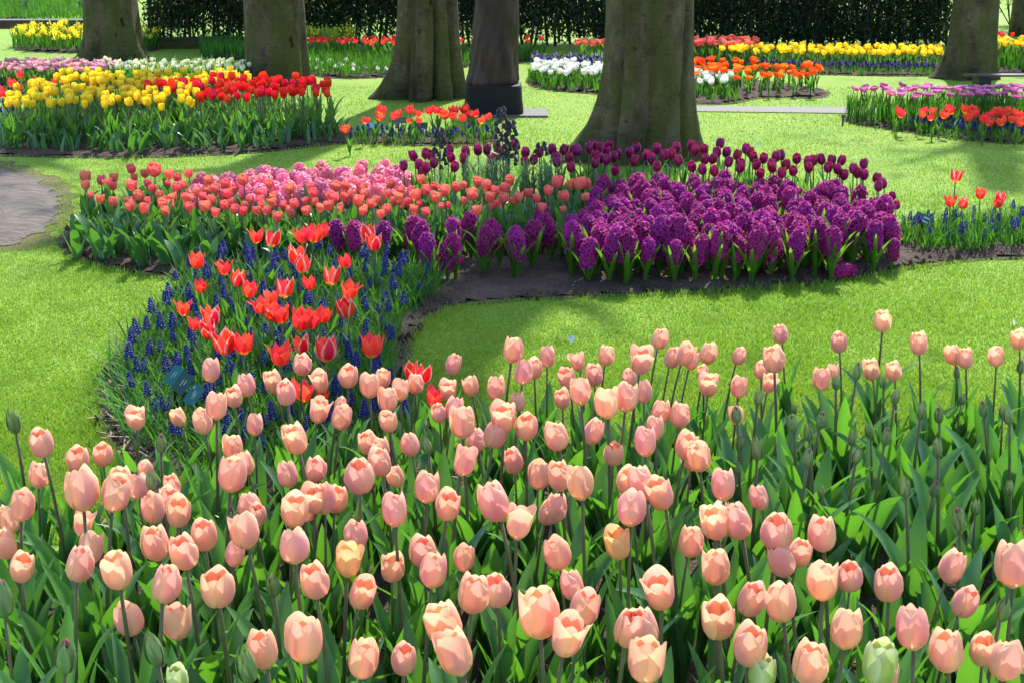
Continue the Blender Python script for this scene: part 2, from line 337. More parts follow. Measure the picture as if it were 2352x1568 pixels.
# a plant spec: height, stem top offset, list of parts (name, mesh, at_head, subparts)
def stem_mesh(name, h, lx, ly, r0, r1, mat, k=6):
    mb = MB(); bend = .5
    pts = [(lx * t ** 1.8, ly * t ** 1.8, h * t) for t in (0, .2, .4, .6, .8, 1)]
    mb.tube(pts, [r0 + (r1 - r0) * i / 5 for i in range(6)], k); return mb.mesh(name, mat)
def tulip_spec(nm, mats, seed, h=.43, Rr=.026, H=.064, open_=.1, pointed=0, nleaf=4, ll=(.22, .32), lw=(.032, .055),
               lm='leaf', sm='stembrown', sub=True, lod=0, outer=None, lean=.03, droop=.5):
    r = random.Random(seed); n, m = ((12, 11), (8, 7), (5, 5))[lod]; parts = []
    lx, ly = r.uniform(-lean, lean), r.uniform(-lean, lean); hh = h - H * .5; a00 = r.uniform(0, 6.28)
    tl = (-ly * 2.9 / h + r.uniform(-.1, .1), lx * 2.9 / h + r.uniform(-.1, .1), 0)
    inner = MB(); outs = []
    for k in range(3): petal(inner, a00 + k * 2.094 + 1.047, Rr * .88, H * r.uniform(.88, .99), .92, open_ * r.uniform(.6, 1.3), r, pointed, n, m)
    if lod == 0:
        for k in range(6): 
            a = k * 1.047; inner.tube([(0, 0, H * .12), (Rr * .25 * math.cos(a), Rr * .25 * math.sin(a), H * .4)], [.0012, .002], 4)
    for k in range(3):
        mb = MB() if sub else inner
        petal(mb, a00 + k * 2.094 + r.uniform(-.12, .12), Rr * (1 + .03 * k), H * r.uniform(.92, 1.03), r.uniform(.84, .98), open_ * r.uniform(.5, 1.7), r, pointed, n, m, r.choice((0, 0, 0, .5, 1.0)) * (.6 if not pointed else .8))
        if sub: outs.append(('petal', mb.mesh('petal', M[outer or mats])))
    parts.append(('flower_head', inner.mesh('flower_head', M[mats]), True, outs))
    parts.append(('stem', stem_mesh('stem', hh + H * .05, lx, ly, .0042, .003, M[sm], 6 if lod < 2 else 4), False, []))
    for k in range(nleaf):
        mb = MB(); z0 = r.uniform(0, .04) + (.05 if k > 1 else 0) * r.random()
        az = k * 2.4 + r.uniform(-.5, .5) + seed
        sl_ = r.random()
        leafblade(mb, (lx * .01, ly * .01, z0), az, r.uniform(*ll) * (1 - .12 * (k > 2)), r.uniform(*lw), r.uniform(2, 12), r.uniform(18, 55) + (60 * droop if sl_ < .25 * droop * 2 else 0), r, .45, .10, (10, 8, 6)[lod], (5, 5, 3)[lod])
        parts.append(('leaf', mb.mesh('leaf', M['leafblue' if lod == 0 and k % 2 else lm]), False, []))
    return dict(h=h, top=Vector((lx, ly, hh)), tilt=tl, parts=parts, H=H)
PL = []                                      # every individual plant placed: (family, root, x, y)
def place(sp, nm, base, rz, s, hs=1.0, fam=None, extra=None):
    ro = link(nm, None, None, base, (0, 0, rz), s); ro.empty_display_size = .02
    for pn, me, hd, subs in sp['parts']:
        if hd: o = link(pn, me, ro, sp['top'], sp['tilt'], hs)
        else: o = link(pn, me, ro)
        for sn, sm_ in subs: link(sn, sm_, o)
    PL.append((fam, ro, base[0], base[1], extra)); return ro
def place_head(sp, nm, px, py, z, rz, hpx=None, fam=None, extra=None, zr=.05, Href=None):
    p = at(px, py, z); hs = 1.0; Hh = Href or sp['H']
    if hpx:
        d = ray(px, py); zc = F0 * Hh / hpx
        lo = depth(at(px, py, z + zr)); hi = depth(at(px, py, z - zr)); zc = min(max(zc, lo), hi); k = zc
        p = Vector((d.x * k, d.y * k, CAMH + d.z * k)); hs = hpx * zc / F0 / sp['H']
    s = p.z / sp['h']; off = Matrix.Rotation(rz, 3, 'Z') @ (Vector((sp['top'].x, sp['top'].y, 0)) * s)
    base = Vector((p.x - off.x, p.y - off.y, 0)); 
    return place(sp, nm, base, rz, s, max(.6, min(1.5, hs / s)), fam, extra)
def single_spec(sp, name, keep=99):          # the same plant joined into one mesh, for plants too small to show parts
    v = []; f = []; uv = []; mi = []; mats = []; 
    def add(me, mat):
        b = len(v); v.extend([tuple(mat @ x.co) for x in me.vertices])
        for m_ in me.materials:
            if m_ not in mats: mats.append(m_)
        u = me.uv_layers[0].data
        for p in me.polygons:
            f.append(tuple(b + i for i in p.vertices)); mi.append(mats.index(me.materials[p.material_index])); uv.extend([tuple(u[i].uv) for i in p.loop_indices])
    hm = Matrix.Translation(sp['top']) @ Euler(sp['tilt']).to_matrix().to_4x4()
    for pn, me, hd, subs in sp['parts']:
        mt = hm if hd else Matrix.Identity(4); add(me, mt)
        for sn, s2 in subs: add(s2, mt)
    me = bpy.data.meshes.new(name); me.from_pydata(v, [], f)
    for m_ in mats: me.materials.append(m_)
    me.uv_layers.new(name='uv').data.foreach_set('uv', np.array(uv, dtype=np.float32).ravel())
    me.polygons.foreach_set('material_index', mi); me.polygons.foreach_set('use_smooth', [True] * len(f)); me.update()
    return dict(h=sp['h'], me=me, top=sp['top'], H=sp['H'])
def place_single(sp, nm, base, rz, s, fam=None, extra=None):
    o = link(nm, sp['me'], None, base, (0, 0, rz), s); PL.append((fam, o, base[0], base[1], extra)); return o
def hyacinth_spec(mat, seed, h=.235, fr=.034, fl=.135, nl=5, lod=0, ll=(.13, .20), tiltx=.0, lm='leafdark', size=.0175):
    r = random.Random(seed); mb = MB(); nf = (62, 44, 26)[lod]; ga = 2.39996
    mb.tube([(0, 0, -.01), (0, 0, fl * .5), (0, 0, fl * .93)], [.010, .010, .006], 6)
    for i in range(nf):
        t = (i + .5) / nf; z = fl * (t ** .92); env = fr * (1.0 - .55 * max(0, t - .72) / .28 - .2 * max(0, .2 - t) / .2)
        a = i * ga + r.uniform(-.2, .2); el = -.25 + t * 1.25 + r.uniform(-.15, .15)
        d = Vector((math.cos(a) * math.cos(el), math.sin(a) * math.cos(el), math.sin(el)))
        env *= r.uniform(.8, 1.18); c = Vector((math.cos(a) * env * .55, math.sin(a) * env * .55, z + r.uniform(-.004, .004))) + d * (env * .3)
        s1 = d.cross(Vector((0, 0, 1))).normalized() if abs(d.z) < .98 else Vector((1, 0, 0)); s2 = d.cross(s1)
        sz = size * r.uniform(.85, 1.2) * (1 if t < .9 else .7); npet = 6 if lod < 2 else 4; p0 = r.random()
        for k in range(npet):
            b = p0 + k * 6.2832 / npet; q = s1 * math.cos(b) + s2 * math.sin(b); w = s1 * -math.sin(b) + s2 * math.cos(b)
            A = c - d * sz * .3; B = c + q * sz * .5 + d * sz * .42; T = c + q * sz * 1.15 + d * sz * r.uniform(-.45, .55); ww = sz * (.26 if npet == 6 else .42)
            bi = len(mb.v); mb.v.extend([tuple(A), tuple(B - w * ww), tuple(B + w * ww), tuple(T)])
            mb.face((bi, bi + 1, bi + 2), [(.5, .2), (0, .6), (1, .6)]); mb.face((bi + 1, bi + 3, bi + 2), [(0, .6), (.5, 1), (1, .6)])
    top = Vector((r.uniform(-.012, .012), r.uniform(-.012, .012), h - fl * .52)); parts = []
    me = mb.mesh('flower_spike', M[mat]); 
    base = h - fl
    parts.append(('flower_spike', me, True, []))
    parts.append(('stem', stem_mesh('stem', base + .01, top.x, top.y, .006, .006, M['stem'], 6), False, []))
    for k in range(nl):
        lb = MB(); leafblade(lb, (0, 0, 0), k * 2.4 + r.uniform(-.4, .4) + seed, r.uniform(*ll), r.uniform(.019, .029), r.uniform(5, 20), r.uniform(14, 50), r, .7, .0, (8, 6, 5)[lod], 3, 'strap', 1.4, .15)
        parts.append(('leaf', lb.mesh('leaf', M[lm]), False, []))
    top = Vector((top.x, top.y, base)); return dict(h=h - fl * .5, top=top, tilt=(r.uniform(-.24, .24), r.uniform(-.24, .24), 0), parts=parts, H=fl)
def muscari_spec(seed, mat='blue', h=.17, lod=0, fl=.05):
    r = random.Random(seed); mb = MB(); nf = (40, 22, 10)[lod]
    for i in range(nf):
        t = (i + .5) / nf; z = fl * t; env = .0105 * (1 - t) ** .55 + .001; a = i * 2.39996
        d = Vector((math.cos(a), math.sin(a), -.35 + t)).normalized(); c = Vector((math.cos(a) * env, math.sin(a) * env, z)); s1 = d.cross(Vector((0, 0, 1))).normalized(); s2 = d.cross(s1)
        sz = .0042 * (1.1 - .5 * t) * (1.2, 1.6, 2.2)[lod]; bi = len(mb.v)
        for q in (s1, s2, -s1, -s2): mb.v.append(tuple(c + q * sz))
        mb.v.append(tuple(c - d * sz * 1.2)); mb.v.append(tuple(c + d * sz * 1.4))
        for k in range(4): k2 = (k + 1) % 4; mb.face((bi + k, bi + k2, bi + 4)); mb.face((bi + k2, bi + k, bi + 5))
    parts = [('flower_spike', mb.mesh('flower_spike', M[mat]), True, [])]
    lx, ly = r.uniform(-.02, .02), r.uniform(-.02, .02)
    parts.append(('stem', stem_mesh('stem', h - fl, lx, ly, .0022, .002, M['stem'], 4), False, []))
    return dict(h=h - fl * .4, top=Vector((lx, ly, h - fl)), tilt=(-ly * 6, lx * 6, 0), parts=parts, H=fl)
def daffodil_spec(seed, mat='yellow', h=.24, n=1, nl=4):
    r = random.Random(seed); mb = MB()
    for k in range(6):
        a = k * 1.047; q = Vector((math.cos(a), 0, math.sin(a))); w = Vector((-math.sin(a), 0, math.cos(a))); bi = len(mb.v)
        mb.v.extend([(0, 0, 0), tuple(q * .02 - w * .010 + Vector((0, .003, 0))), tuple(q * .02 + w * .010 + Vector((0, .003, 0))), tuple(q * .037)])
        mb.face((bi, bi + 1, bi + 2), [(.5, .3), (0, .6), (1, .6)]); mb.face((bi + 1, bi + 3, bi + 2), [(0, .6), (.5, .9), (1, .6)])
    mb.tube([(0, 0, 0), (0, -.012, 0), (0, -.024, 0), (0, -.028, 0)], [.007, .009, .012, .015], 8, False)
    top = Vector((r.uniform(-.03, .03), r.uniform(-.03, .03), h)); parts = [('flower_head', mb.mesh('flower_head', M[mat]), True, [])]
    parts.append(('stem', stem_mesh('stem', h, top.x, top.y, .003, .003, M['stem'], 4), False, []))
    for k in range(nl):
        lb = MB(); leafblade(lb, (0, 0, 0), k * 2.4 + seed, r.uniform(.16, .25), .012, r.uniform(3, 14), r.uniform(15, 45), r, .5, 0, 5, 3, 'strap'); parts.append(('leaf', lb.mesh('leaf', M['grassy']), False, []))
    return dict(h=h, top=top, tilt=(r.uniform(-.3, .3), 0, r.uniform(-.6, .6)), parts=parts, H=.07)

# ------------------------------------------------------------------ the ground: lawn, soil beds, paths
def struct(name, me, loc=None):
    o = link(name, me, None, loc); o['kind'] = 'structure'; return o
mb = MB(); S = 60; mb.v = [(-S, -S, 0), (S, -S, 0), (S, S, 0), (-S, S, 0)]; mb.face((0, 1, 2, 3)); struct('lawn', mb.mesh('lawn', M['lawn'], False))
def vnoise(X, Y, seed, freq):
    g = np.random.default_rng(seed).random((64, 64)); x = X * freq; y = Y * freq; xi = np.floor(x).astype(int); yi = np.floor(y).astype(int); fx = x - xi; fy = y - yi
    fx = fx * fx * (3 - 2 * fx); fy = fy * fy * (3 - 2 * fy)
    G = lambda a, b: g[a % 64, b % 64]
    return (G(xi, yi) * (1 - fx) + G(xi + 1, yi) * fx) * (1 - fy) + (G(xi, yi + 1) * (1 - fx) + G(xi + 1, yi + 1) * fx) * fy
POLYS = []
def sheet(name, P, z, mat, relief=0, step=.035, seed=1, dip=.0, raw=False):
    if not raw: P = smooth_poly(gpoly(P))
    P0 = P
    if name in ('worn_ground', 'soil_bed', 'path') and mat != 'slab':
        r = random.Random(len(POLYS)); Q = []; am = .045 if mat != 'soil' else .012
        for i in range(len(P)):
            p, q = P[i], P[(i + 1) % len(P)]; k = max(1, min(40, int(math.hypot(q[0] - p[0], q[1] - p[1]) / .05)))
            for j in range(k): Q.append((p[0] + (q[0] - p[0]) * j / k + r.uniform(-am, am), p[1] + (q[1] - p[1]) * j / k + r.uniform(-am, am)))
        P = smooth_poly(Q, 1)
    POLYS.append(P0); me = bpy.data.meshes.new(name)
    verts = [(x, y, z) for x, y in P]; faces = [tuple(range(len(P)))]
    if relief:
        xs = [p[0] for p in P]; ys = [p[1] for p in P]; X, Y = np.meshgrid(np.arange(min(xs), max(xs), step), np.arange(min(ys), max(ys), step), indexing='ij')
        D = edist(P0, X, Y) * np.where(inside(P0, X, Y), 1, -1)
        Z = z - .006 + np.clip(D / .12, 0, 1) * (.012 + relief * (vnoise(X, Y, seed, 6) * .6 + vnoise(X, Y, seed + 1, 17) * .45 + vnoise(X, Y, seed + 2, 37) * .35))
        ok = D > .022; idx = -np.ones(X.shape, int); idx[ok] = np.arange(ok.sum()) + len(verts)
        verts += [tuple(v) for v in np.stack([X[ok], Y[ok], Z[ok]], 1)]
        q = ok[:-1, :-1] & ok[1:, :-1] & ok[1:, 1:] & ok[:-1, 1:]; I, J = np.nonzero(q)
        faces += list(zip(idx[I, J].tolist(), idx[I + 1, J].tolist(), idx[I + 1, J + 1].tolist(), idx[I, J + 1].tolist()))
    me.from_pydata(verts, [], faces); me.materials.append(M[mat]); me.polygons.foreach_set('use_smooth', [i > 0 for i in range(len(faces))]); me.update()
    return P0, struct(name, me)
P_MAIN, _ = sheet('soil_bed', [(128, 560), (150, 592), (230, 614), (330, 634), (425, 650), (380, 690), (310, 760), (262, 810), (228, 850), (214, 920), (222, 1000), (270, 1060), (300, 1110), (260, 1180), (150, 1260), (0, 1310), (-400, 1370),
    (-400, 2500), (2900, 2500), (2900, 1060), (2352, 1060), (1700, 1075), (1300, 1110), (1130, 1130), (1050, 1090), (995, 990), (955, 900), (938, 830), (948, 780), (985, 735), (1050, 704), (1200, 692), (1400, 684), (1700, 672), (1900, 652), (2050, 627), (2200, 603), (2352, 595), (2700, 588),
    (2700, 505), (2352, 515), (2080, 535), (2020, 500), (1900, 478), (1500, 468), (1200, 462), (900, 466), (600, 478), (400, 485), (200, 510), (140, 535)], .004, 'soil', .028, .03, 3)
P_LEFT, _ = sheet('soil_bed', [(-300, 354), (60, 361), (300, 367), (560, 356), (700, 342), (785, 330), (1000, 338), (1140, 334), (1160, 322), (1130, 308), (820, 308), (770, 300), (700, 285), (560, 262), (300, 255), (-300, 255)], .004, 'soil', .02, .05, 9)
P_RIGHT, _ = sheet('soil_bed', [(1930, 272), (1945, 284), (2060, 302), (2200, 324), (2352, 335), (2800, 350), (2800, 250), (2352, 256), (1950, 264)], .004, 'soil', .02, .05, 12)
P_PINK, _ = sheet('soil_bed', [(-400, 218), (565, 218), (600, 200), (565, 182), (-400, 178)], .004, 'soil', .02, .07, 13)
P_WHITE, _ = sheet('soil_bed', [(1195, 188), (1250, 210), (1400, 220), (1600, 243), (1690, 242), (1750, 224), (1885, 229), (1915, 218), (1880, 200), (1600, 172), (1240, 164)], .004, 'soil', .02, .07, 15)
P_YEL, _ = sheet('soil_bed', [(1220, 140), (1590, 152), (1870, 174), (2140, 178), (2352, 170), (2900, 160), (2900, 118), (2300, 125), (2100, 136), (1590, 130), (1220, 126)], .004, 'soil', .02, .08, 17)
P_MID, _ = sheet('soil_bed', [(690, 150), (705, 176), (800, 184), (910, 178), (1070, 155), (1250, 140), (1250, 125), (700, 125)], .004, 'soil', .02, .08, 19)
P_DAF, _ = sheet('soil_bed', [(20, 112), (60, 121), (190, 124), (340, 122), (385, 110), (350, 84), (60, 84)], .004, 'soil', .02, .08, 21)
P_GRN, _ = sheet('soil_bed', [(455, 118), (470, 138), (600, 140), (600, 112), (470, 108)], .004, 'soil', .02, .08, 23)
P_BACK, _ = sheet('soil_bed', [(-600, 58), (210, 50), (210, -40), (-600, -40)], .004, 'soil', .02, .15, 25)
P_WORN, _ = sheet('worn_ground', [(-300, 350), (40, 372), (120, 400), (185, 440), (165, 500), (120, 560), (60, 580), (-300, 600)], .002, 'worn')
P_PATHL, _ = sheet('path', [(-300, 375), (0, 382), (60, 402), (118, 432), (146, 470), (134, 512), (70, 552), (0, 570), (-300, 585)], .006, 'paving', .012, .02, 31)
P_PATHR, _ = sheet('path', [(1560, 246), (1700, 246), (2000, 249), (2600, 252), (2600, 266), (2000, 263), (1700, 259), (1560, 258)], .006, 'slab')
M['slab']

# grass blades: dense and short, longer along the cut edges
def grass(n, y0, y1, hmin, hmax, seed, wid=.0028):
    g = np.random.default_rng(seed); d0 = at(1176, y1).y; d1 = at(1176, y0).y
    Y = g.uniform(d1 ** -1.6, d0 ** -1.6, n) ** (-1 / 1.6)
    X = g.uniform(-1, 1, n) * (Y * .44 + .9)
    ok = np.ones(n, bool); edge = np.full(n, 9.)
    for P in POLYS:
        i = inside(P, X, Y); e = edist(P, X, Y); edge = np.minimum(edge, e)
        if P is P_WORN: ok &= ~i | (g.random(n) < np.clip(.75 - e * 3.0, .12, 1)); continue
        ok &= ~i | ((e < .02) & (g.random(n) < .7))
    w = inside(P_WORN, X, Y); ok &= True
    X, Y, edge = X[ok], Y[ok], edge[ok]; n = len(X)
    hgt = g.uniform(hmin, hmax, n) * (1 + .6 * (edge < .04)) * (.55 + .9 * vnoise(X + 50, Y, 5, 2.2)); wd_ = wid * (Y / 6) ** .6 * g.uniform(.7, 1.3, n)
    a = g.uniform(0, 6.283, n); ln = g.uniform(.1, .9, n) * hgt; b = g.uniform(0, 6.283, n)
    V = np.zeros((n, 3, 3), np.float32); V[:, 0] = np.stack([X - np.cos(a) * wd_, Y - np.sin(a) * wd_, 0 * X], 1); V[:, 1] = np.stack([X + np.cos(a) * wd_, Y + np.sin(a) * wd_, 0 * X], 1)
    V[:, 2] = np.stack([X + np.cos(b) * ln, Y + np.sin(b) * ln, hgt], 1)
    return V, np.repeat(g.random(n), 3)
parts_ = [grass(760000, 200, 1250, .008, .017, 3, .0022), grass(55000, 560, 1250, .014, .026, 4, .0022)]
V = np.concatenate([p[0] for p in parts_]).reshape(-1, 3); U = np.concatenate([p[1] for p in parts_]); n = len(V)
me = bpy.data.meshes.new('grass'); me.vertices.add(n); me.vertices.foreach_set('co', V.ravel()); me.loops.add(n); me.loops.foreach_set('vertex_index', np.arange(n, dtype=np.int32))
me.polygons.add(n // 3); me.polygons.foreach_set('loop_start', np.arange(0, n, 3, dtype=np.int32)); me.polygons.foreach_set('loop_total', np.full(n // 3, 3, dtype=np.int32))
uvl = me.uv_layers.new(name='uv'); uvl.data.foreach_set('uv', np.stack([U, U * 0 + .5], 1).astype(np.float32).ravel()); me.materials.append(M['grass']); me.update(); me.validate()
stuff(link('grass', me), 'short mown lawn grass between the flower beds', 'grass')

# loose straw, chips and clods on the soil
def litter(name, P, n, mat, size, seed, label, cat, ymin=0, ymax=99, z0=.02):
    r = random.Random(seed); mb = MB(); xs = [p[0] for p in P]; ys = [p[1] for p in P]; k = 0
    while k < n:
        x = r.uniform(min(xs), max(xs)); y = r.uniform(max(ymin, min(ys)), min(ymax, max(ys)))
        if not bool(inside(P, x, y)): continue
        k += 1; a = r.uniform(0, 6.28); l = size * r.uniform(.4, 1.5); e = r.uniform(-.4, .4) * l
        if mat == 'straw':
            mb.tube([(x, y, z0), (x + math.cos(a) * l, y + math.sin(a) * l, z0 + abs(e) * .5 + .004)], size * .05, 3)
        else:
            q = []
            for j in range(6): b = a + j * 1.047; q.append((x + math.cos(b) * l * r.uniform(.6, 1), y + math.sin(b) * l * r.uniform(.6, 1), z0 - .012))
            bi = len(mb.v); mb.v.extend(q); mb.v.append((x, y, z0 + l * r.uniform(.3, .8)))
            for j in range(6): mb.face((bi + j, bi + (j + 1) % 6, bi + 6))
    stuff(link(name, mb.mesh(name, M[mat], False)), label, cat)
litter('straw', P_MAIN, 2600, 'straw', .05, 5, 'dry straw and bark shreds lying on the soil of the front bed', 'straw', 2.0, 4.6)
litter('soil_clods', P_MAIN, 2500, 'soil', .018, 6, 'small lumps of dark soil on the flower bed', 'soil', 3.6, 7.5)

# ------------------------------------------------------------------ trees
def tree(px, py, wtop, wbase, roots, label, seed, hgt=5.0, lean=0, moss=1, fh=.17, rh=.12, grooves=()):
    r = random.Random(seed); g = at(px, py); s = depth(g) / F0; rt = wtop * s / 2; rb = wbase * s / 2
    root = link('beech_tree', None, None, g); mb = MB(); P = []; K = 96
    zs = [-.05, 0, .02, .045, .08, .12, .17, .23, .3, .38, .48, .6, .75, .95, 1.2, 1.6, 2.2, 3, 4, 5.2, 6.4, hgt]; ph = [r.uniform(0, 6.28) for _ in range(6)]
    for z in zs:
        fl = math.exp(-max(z, 0) / fh); row = []
        for k in range(K):
            a = k * 6.2832 / K; lob = 1 + .03 * math.sin(3 * a + ph[0] + z * .4) + .022 * math.sin(5 * a + ph[1] - z * .6) + (.05 * math.sin(7 * a + ph[2]) + .035 * math.sin(11 * a + ph[3] + z)) * math.exp(-max(z, 0) / .5)
            rad = rt * (1.0 - .035 * min(z, 7)) * lob + (rb - rt) * fl * (.8 + .35 * math.sin(7 * a + ph[2]) + .2 * math.sin(4 * a + ph[4]))
            for (ra, rl, rw) in roots: 
                da = (a - R_(ra) + math.pi) % (2 * math.pi) - math.pi; rad += rl * s * math.exp(-(da / rw) ** 2) * math.exp(-max(z, 0) / rh)
            for (ga, gd, gw) in grooves:
                da = (a - R_(ga) - .12 * math.sin(z * 2 + ga) + math.pi) % (2 * math.pi) - math.pi; rad -= gd * rt * math.exp(-(da / gw) ** 2) * math.exp(-max(z, 0) / .9)
            rad += .012 * (random.Random(int(k * 91 + z * 977)).random() - .5) * (fl + .15)
            row.append((rad * math.cos(a) + lean * z, rad * math.sin(a), z))
        P.append(row)
    mb.grid(P, [k / K for k in range(K + 1)], [z / hgt for z in zs], True); link('trunk', mb.mesh('trunk', M['bark']), root)
    cr = MB()
    for k in range(6):
        a = k * 1.047 + r.uniform(-.4, .4); z0 = hgt - r.uniform(0, 1.3); l = r.uniform(.9, 1.5)
        pts = [Vector((lean * z0, 0, z0))]; d = Vector((math.cos(a), math.sin(a), .9)).normalized()
        for q in range(4): pts.append(pts[-1] + d * l / 4); d = (d + Vector((r.uniform(-.2, .2), r.uniform(-.2, .2), .12))).normalized()
        lb = MB(); lb.tube(pts, [rt * .42, rt * .3, rt * .2, rt * .12, rt * .05], 8); link('limb', lb.mesh('limb', M['bark']), root)
        for q in range(55):
            c = pts[r.choice((2, 3, 4, 4))] + Vector((r.gauss(0, .7), r.gauss(0, .7), r.gauss(.25, .45))); e = Euler((r.uniform(0, 6), r.uniform(0, 6), 0)).to_matrix(); w = r.uniform(.04, .075)
            bi = len(cr.v)
            for u, v in ((-1, 0), (0, -.6), (1, 0), (0, .6)): cr.v.append(tuple(c + e @ Vector((u * w, v * w, 0))))
            cr.face((bi, bi + 1, bi + 2, bi + 3), [(0, .5), (.5, 0), (1, .5), (.5, 1)])
    link('crown', cr.mesh('crown', M['crown'], False), root)
    tag(root, label, 'tree', 'beech trees on the lawn'); return root
tree(262, 138, 122, 150, [(195, 22, .4), (-20, 24, .35)], 'leftmost large beech trunk, in front of the yellow daffodil clump', 1)
tree(637, 196, 138, 152, [(250, 10, .4)], 'second beech trunk from the left, rising behind the red tulips', 2)
tree(985, 224, 134, 160, [(192, 62, .35), (262, 16, .25), (345, 12, .3)], 'fluted beech trunk left of the bronze sculpture, with a long root on its left', 3, fh=.28, rh=.22, grooves=((232, .34, .08), (283, .5, .06), (322, .36, .07), (255, .22, .05)))
tree(1480, 362, 200, 236, [(190, 104, .42), (-14, 26, .35), (295, 18, .3), (240, 12, .3)], 'widest and nearest beech trunk, standing behind the burgundy tulips', 4, fh=.26, rh=.2, grooves=((320, .30, .07), (264, .16, .06), (226, .18, .06)))
tree(2226, 180, 100, 120, [(186, 34, .4), (-8, 8, .3)], 'dark mossy beech trunk behind the dark bench at the right', 5)
tree(2362, 82, 82, 92, [], 'distant grey trunk at the right edge behind the yellow and red tulips', 6)

# ------------------------------------------------------------------ hedge, walls, shrubs
yh = at(0, 110).y
hd = link('hedge', None, None, (0, yh, 0)); tag(hd, 'long dark clipped hedge with bare stems showing at its foot, behind the trees', 'hedge')
r = random.Random(44); hb = MB(); x0, x1 = at(330, 110).x, at(2195, 110).x; st_me = []
def hleaf(mb, c, w, r):
    e = Euler((r.uniform(0, 6.3), r.uniform(0, 6.3), r.uniform(0, 6.3))).to_matrix(); bi = len(mb.v)
    for u, v in ((-1, 0), (0, -.5), (1, 0), (0, .5)): mb.v.append(tuple(c + e @ Vector((u * w, v * w, 0))))
    mb.face((bi, bi + 1, bi + 2, bi + 3), [(0, .5), (.5, 0), (1, .5), (.5, 1)])
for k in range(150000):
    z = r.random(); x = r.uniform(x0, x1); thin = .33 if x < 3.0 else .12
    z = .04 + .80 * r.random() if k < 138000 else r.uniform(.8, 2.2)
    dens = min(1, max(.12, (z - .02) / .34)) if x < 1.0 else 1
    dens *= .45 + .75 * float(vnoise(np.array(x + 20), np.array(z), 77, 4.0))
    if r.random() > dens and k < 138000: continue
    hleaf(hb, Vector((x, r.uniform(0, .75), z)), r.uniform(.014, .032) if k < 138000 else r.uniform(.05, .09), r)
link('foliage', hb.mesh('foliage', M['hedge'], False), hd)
for v in range(6):
    sb = MB(); pts = [Vector((0, 0, 0))]
    for q in range(7): pts.append(pts[-1] + Vector((r.uniform(-.04, .04), r.uniform(-.03, .03), .2)))
    sb.tube(pts, [.018, .016, .014, .012, .01, .008, .006, .004], 5)
    for q in range(5): a = r.uniform(0, 6.28); p = pts[1 + q]; sb.tube([p, p + Vector((math.cos(a) * .12, math.sin(a) * .1, .1)), p + Vector((math.cos(a) * .2, math.sin(a) * .2, .3))], [.006, .005, .003], 4)
    st_me.append(sb.mesh('stem', M['stemdark']))
for k in range(96): link('stem', st_me[k % 6], hd, (x0 + (x1 - x0) * (k + r.uniform(.2, .8)) / 96, r.uniform(.1, .6), 0), (0, 0, r.uniform(0, 6)))
def wall(px0, px1, py, h, mat, label, nm, t=.2):
    a, b = at(px0, py), at(px1, py); mb = MB(); mb.box(((a.x + b.x) / 2, a.y + t / 2, h / 2), (b.x - a.x, t, h)); w = link(nm, None, None, (0, 0, 0))
    link('wall_face', mb.mesh('wall_face', M[mat], False), w); mb = MB(); mb.box(((a.x + b.x) / 2, a.y + t / 2, h + .011), (b.x - a.x + .02, t + .03, .02)); link('coping', mb.mesh('coping', M['stemdark'], False), w); tag(w, label, 'wall')
wall(-400, 205, 66, .085, 'brick', 'low reddish brick wall behind the daffodils at the upper left', 'brick_wall')
wall(365, 566, 113, .10, 'bark', 'low dark retaining wall below the hedge, beside the daffodil clump', 'garden_wall', .12)
def shrub(px, py, w, h, n, mat, label, seed, dots=None, nm='shrub', lw=(.015, .03)):
    r = random.Random(seed); g = at(px, py); ro = link(nm, None, None, g); mb = MB(); cl = [(r.uniform(-.5, .5) * w, r.uniform(-.3, .3) * w, r.uniform(.35, .9) * h) for _ in range(9)]
    for k in range(n): c = r.choice(cl); hleaf(mb, Vector((c[0] + r.gauss(0, w * .1), c[1] + r.gauss(0, w * .1), max(.02, c[2] + r.gauss(0, h * .14)))), r.uniform(*lw), r)
    link('foliage', mb.mesh('foliage', M[mat], False), ro)
    sb = MB()
    for k in range(7): c = r.choice(cl); sb.tube([(0, 0, 0), (c[0] * .5, c[1] * .5, c[2] * .6), c], [.008, .006, .003], 4)
    link('stem', sb.mesh('stem', M['stemdark']), ro)
    if dots:
        for q in range(dots[1]):
            c = r.choice(cl); fb = MB()
            for k in range(14): hleaf(fb, Vector((c[0] + r.gauss(0, .03), c[1] - .05 + r.gauss(0, .03), c[2] + r.gauss(.02, .03))), .016, r)
            link('blossom', fb.mesh('blossom', M[dots[0]], False), ro)
    tag(ro, label, 'shrub'); return ro
shrub(762, 128, .42, .27, 1500, 'shrub', 'yellow-green flowering shrub between the second and third trunks', 5, ('yellow', 9))
shrub(2320, 60, 1.4, 1.0, 9000, 'shrub', 'bright green airy shrub at the upper right beside the distant trunk', 6)
for i, (px, lab) in enumerate(((58, 'left of two silvery wispy plants in the back bed at the upper left'), (188, 'right of two silvery wispy plants in the back bed at the upper left'))):
    shrub(px, 32, .12, .24, 260, 'feather', lab, 60 + i, None, 'silvery_plant', (.008, .016))
# tall woodland shrubs well behind, closing the view
for i, px in enumerate((-500, 150, 700, 1250, 1800, 2400, 2900)):
    shrub(px, -40 - (i % 2) * 12, 2.6, 2.6, 2600, 'hedge' if i % 2 else 'crown', ['dark', 'fresh green'][1 - i % 2] + ' tall woodland shrub far behind the hedge, number %s from the left' % ('one', 'two', 'three', 'four', 'five', 'six', 'seven')[i], 80 + i, None, 'woodland_shrub', (.08, .16))

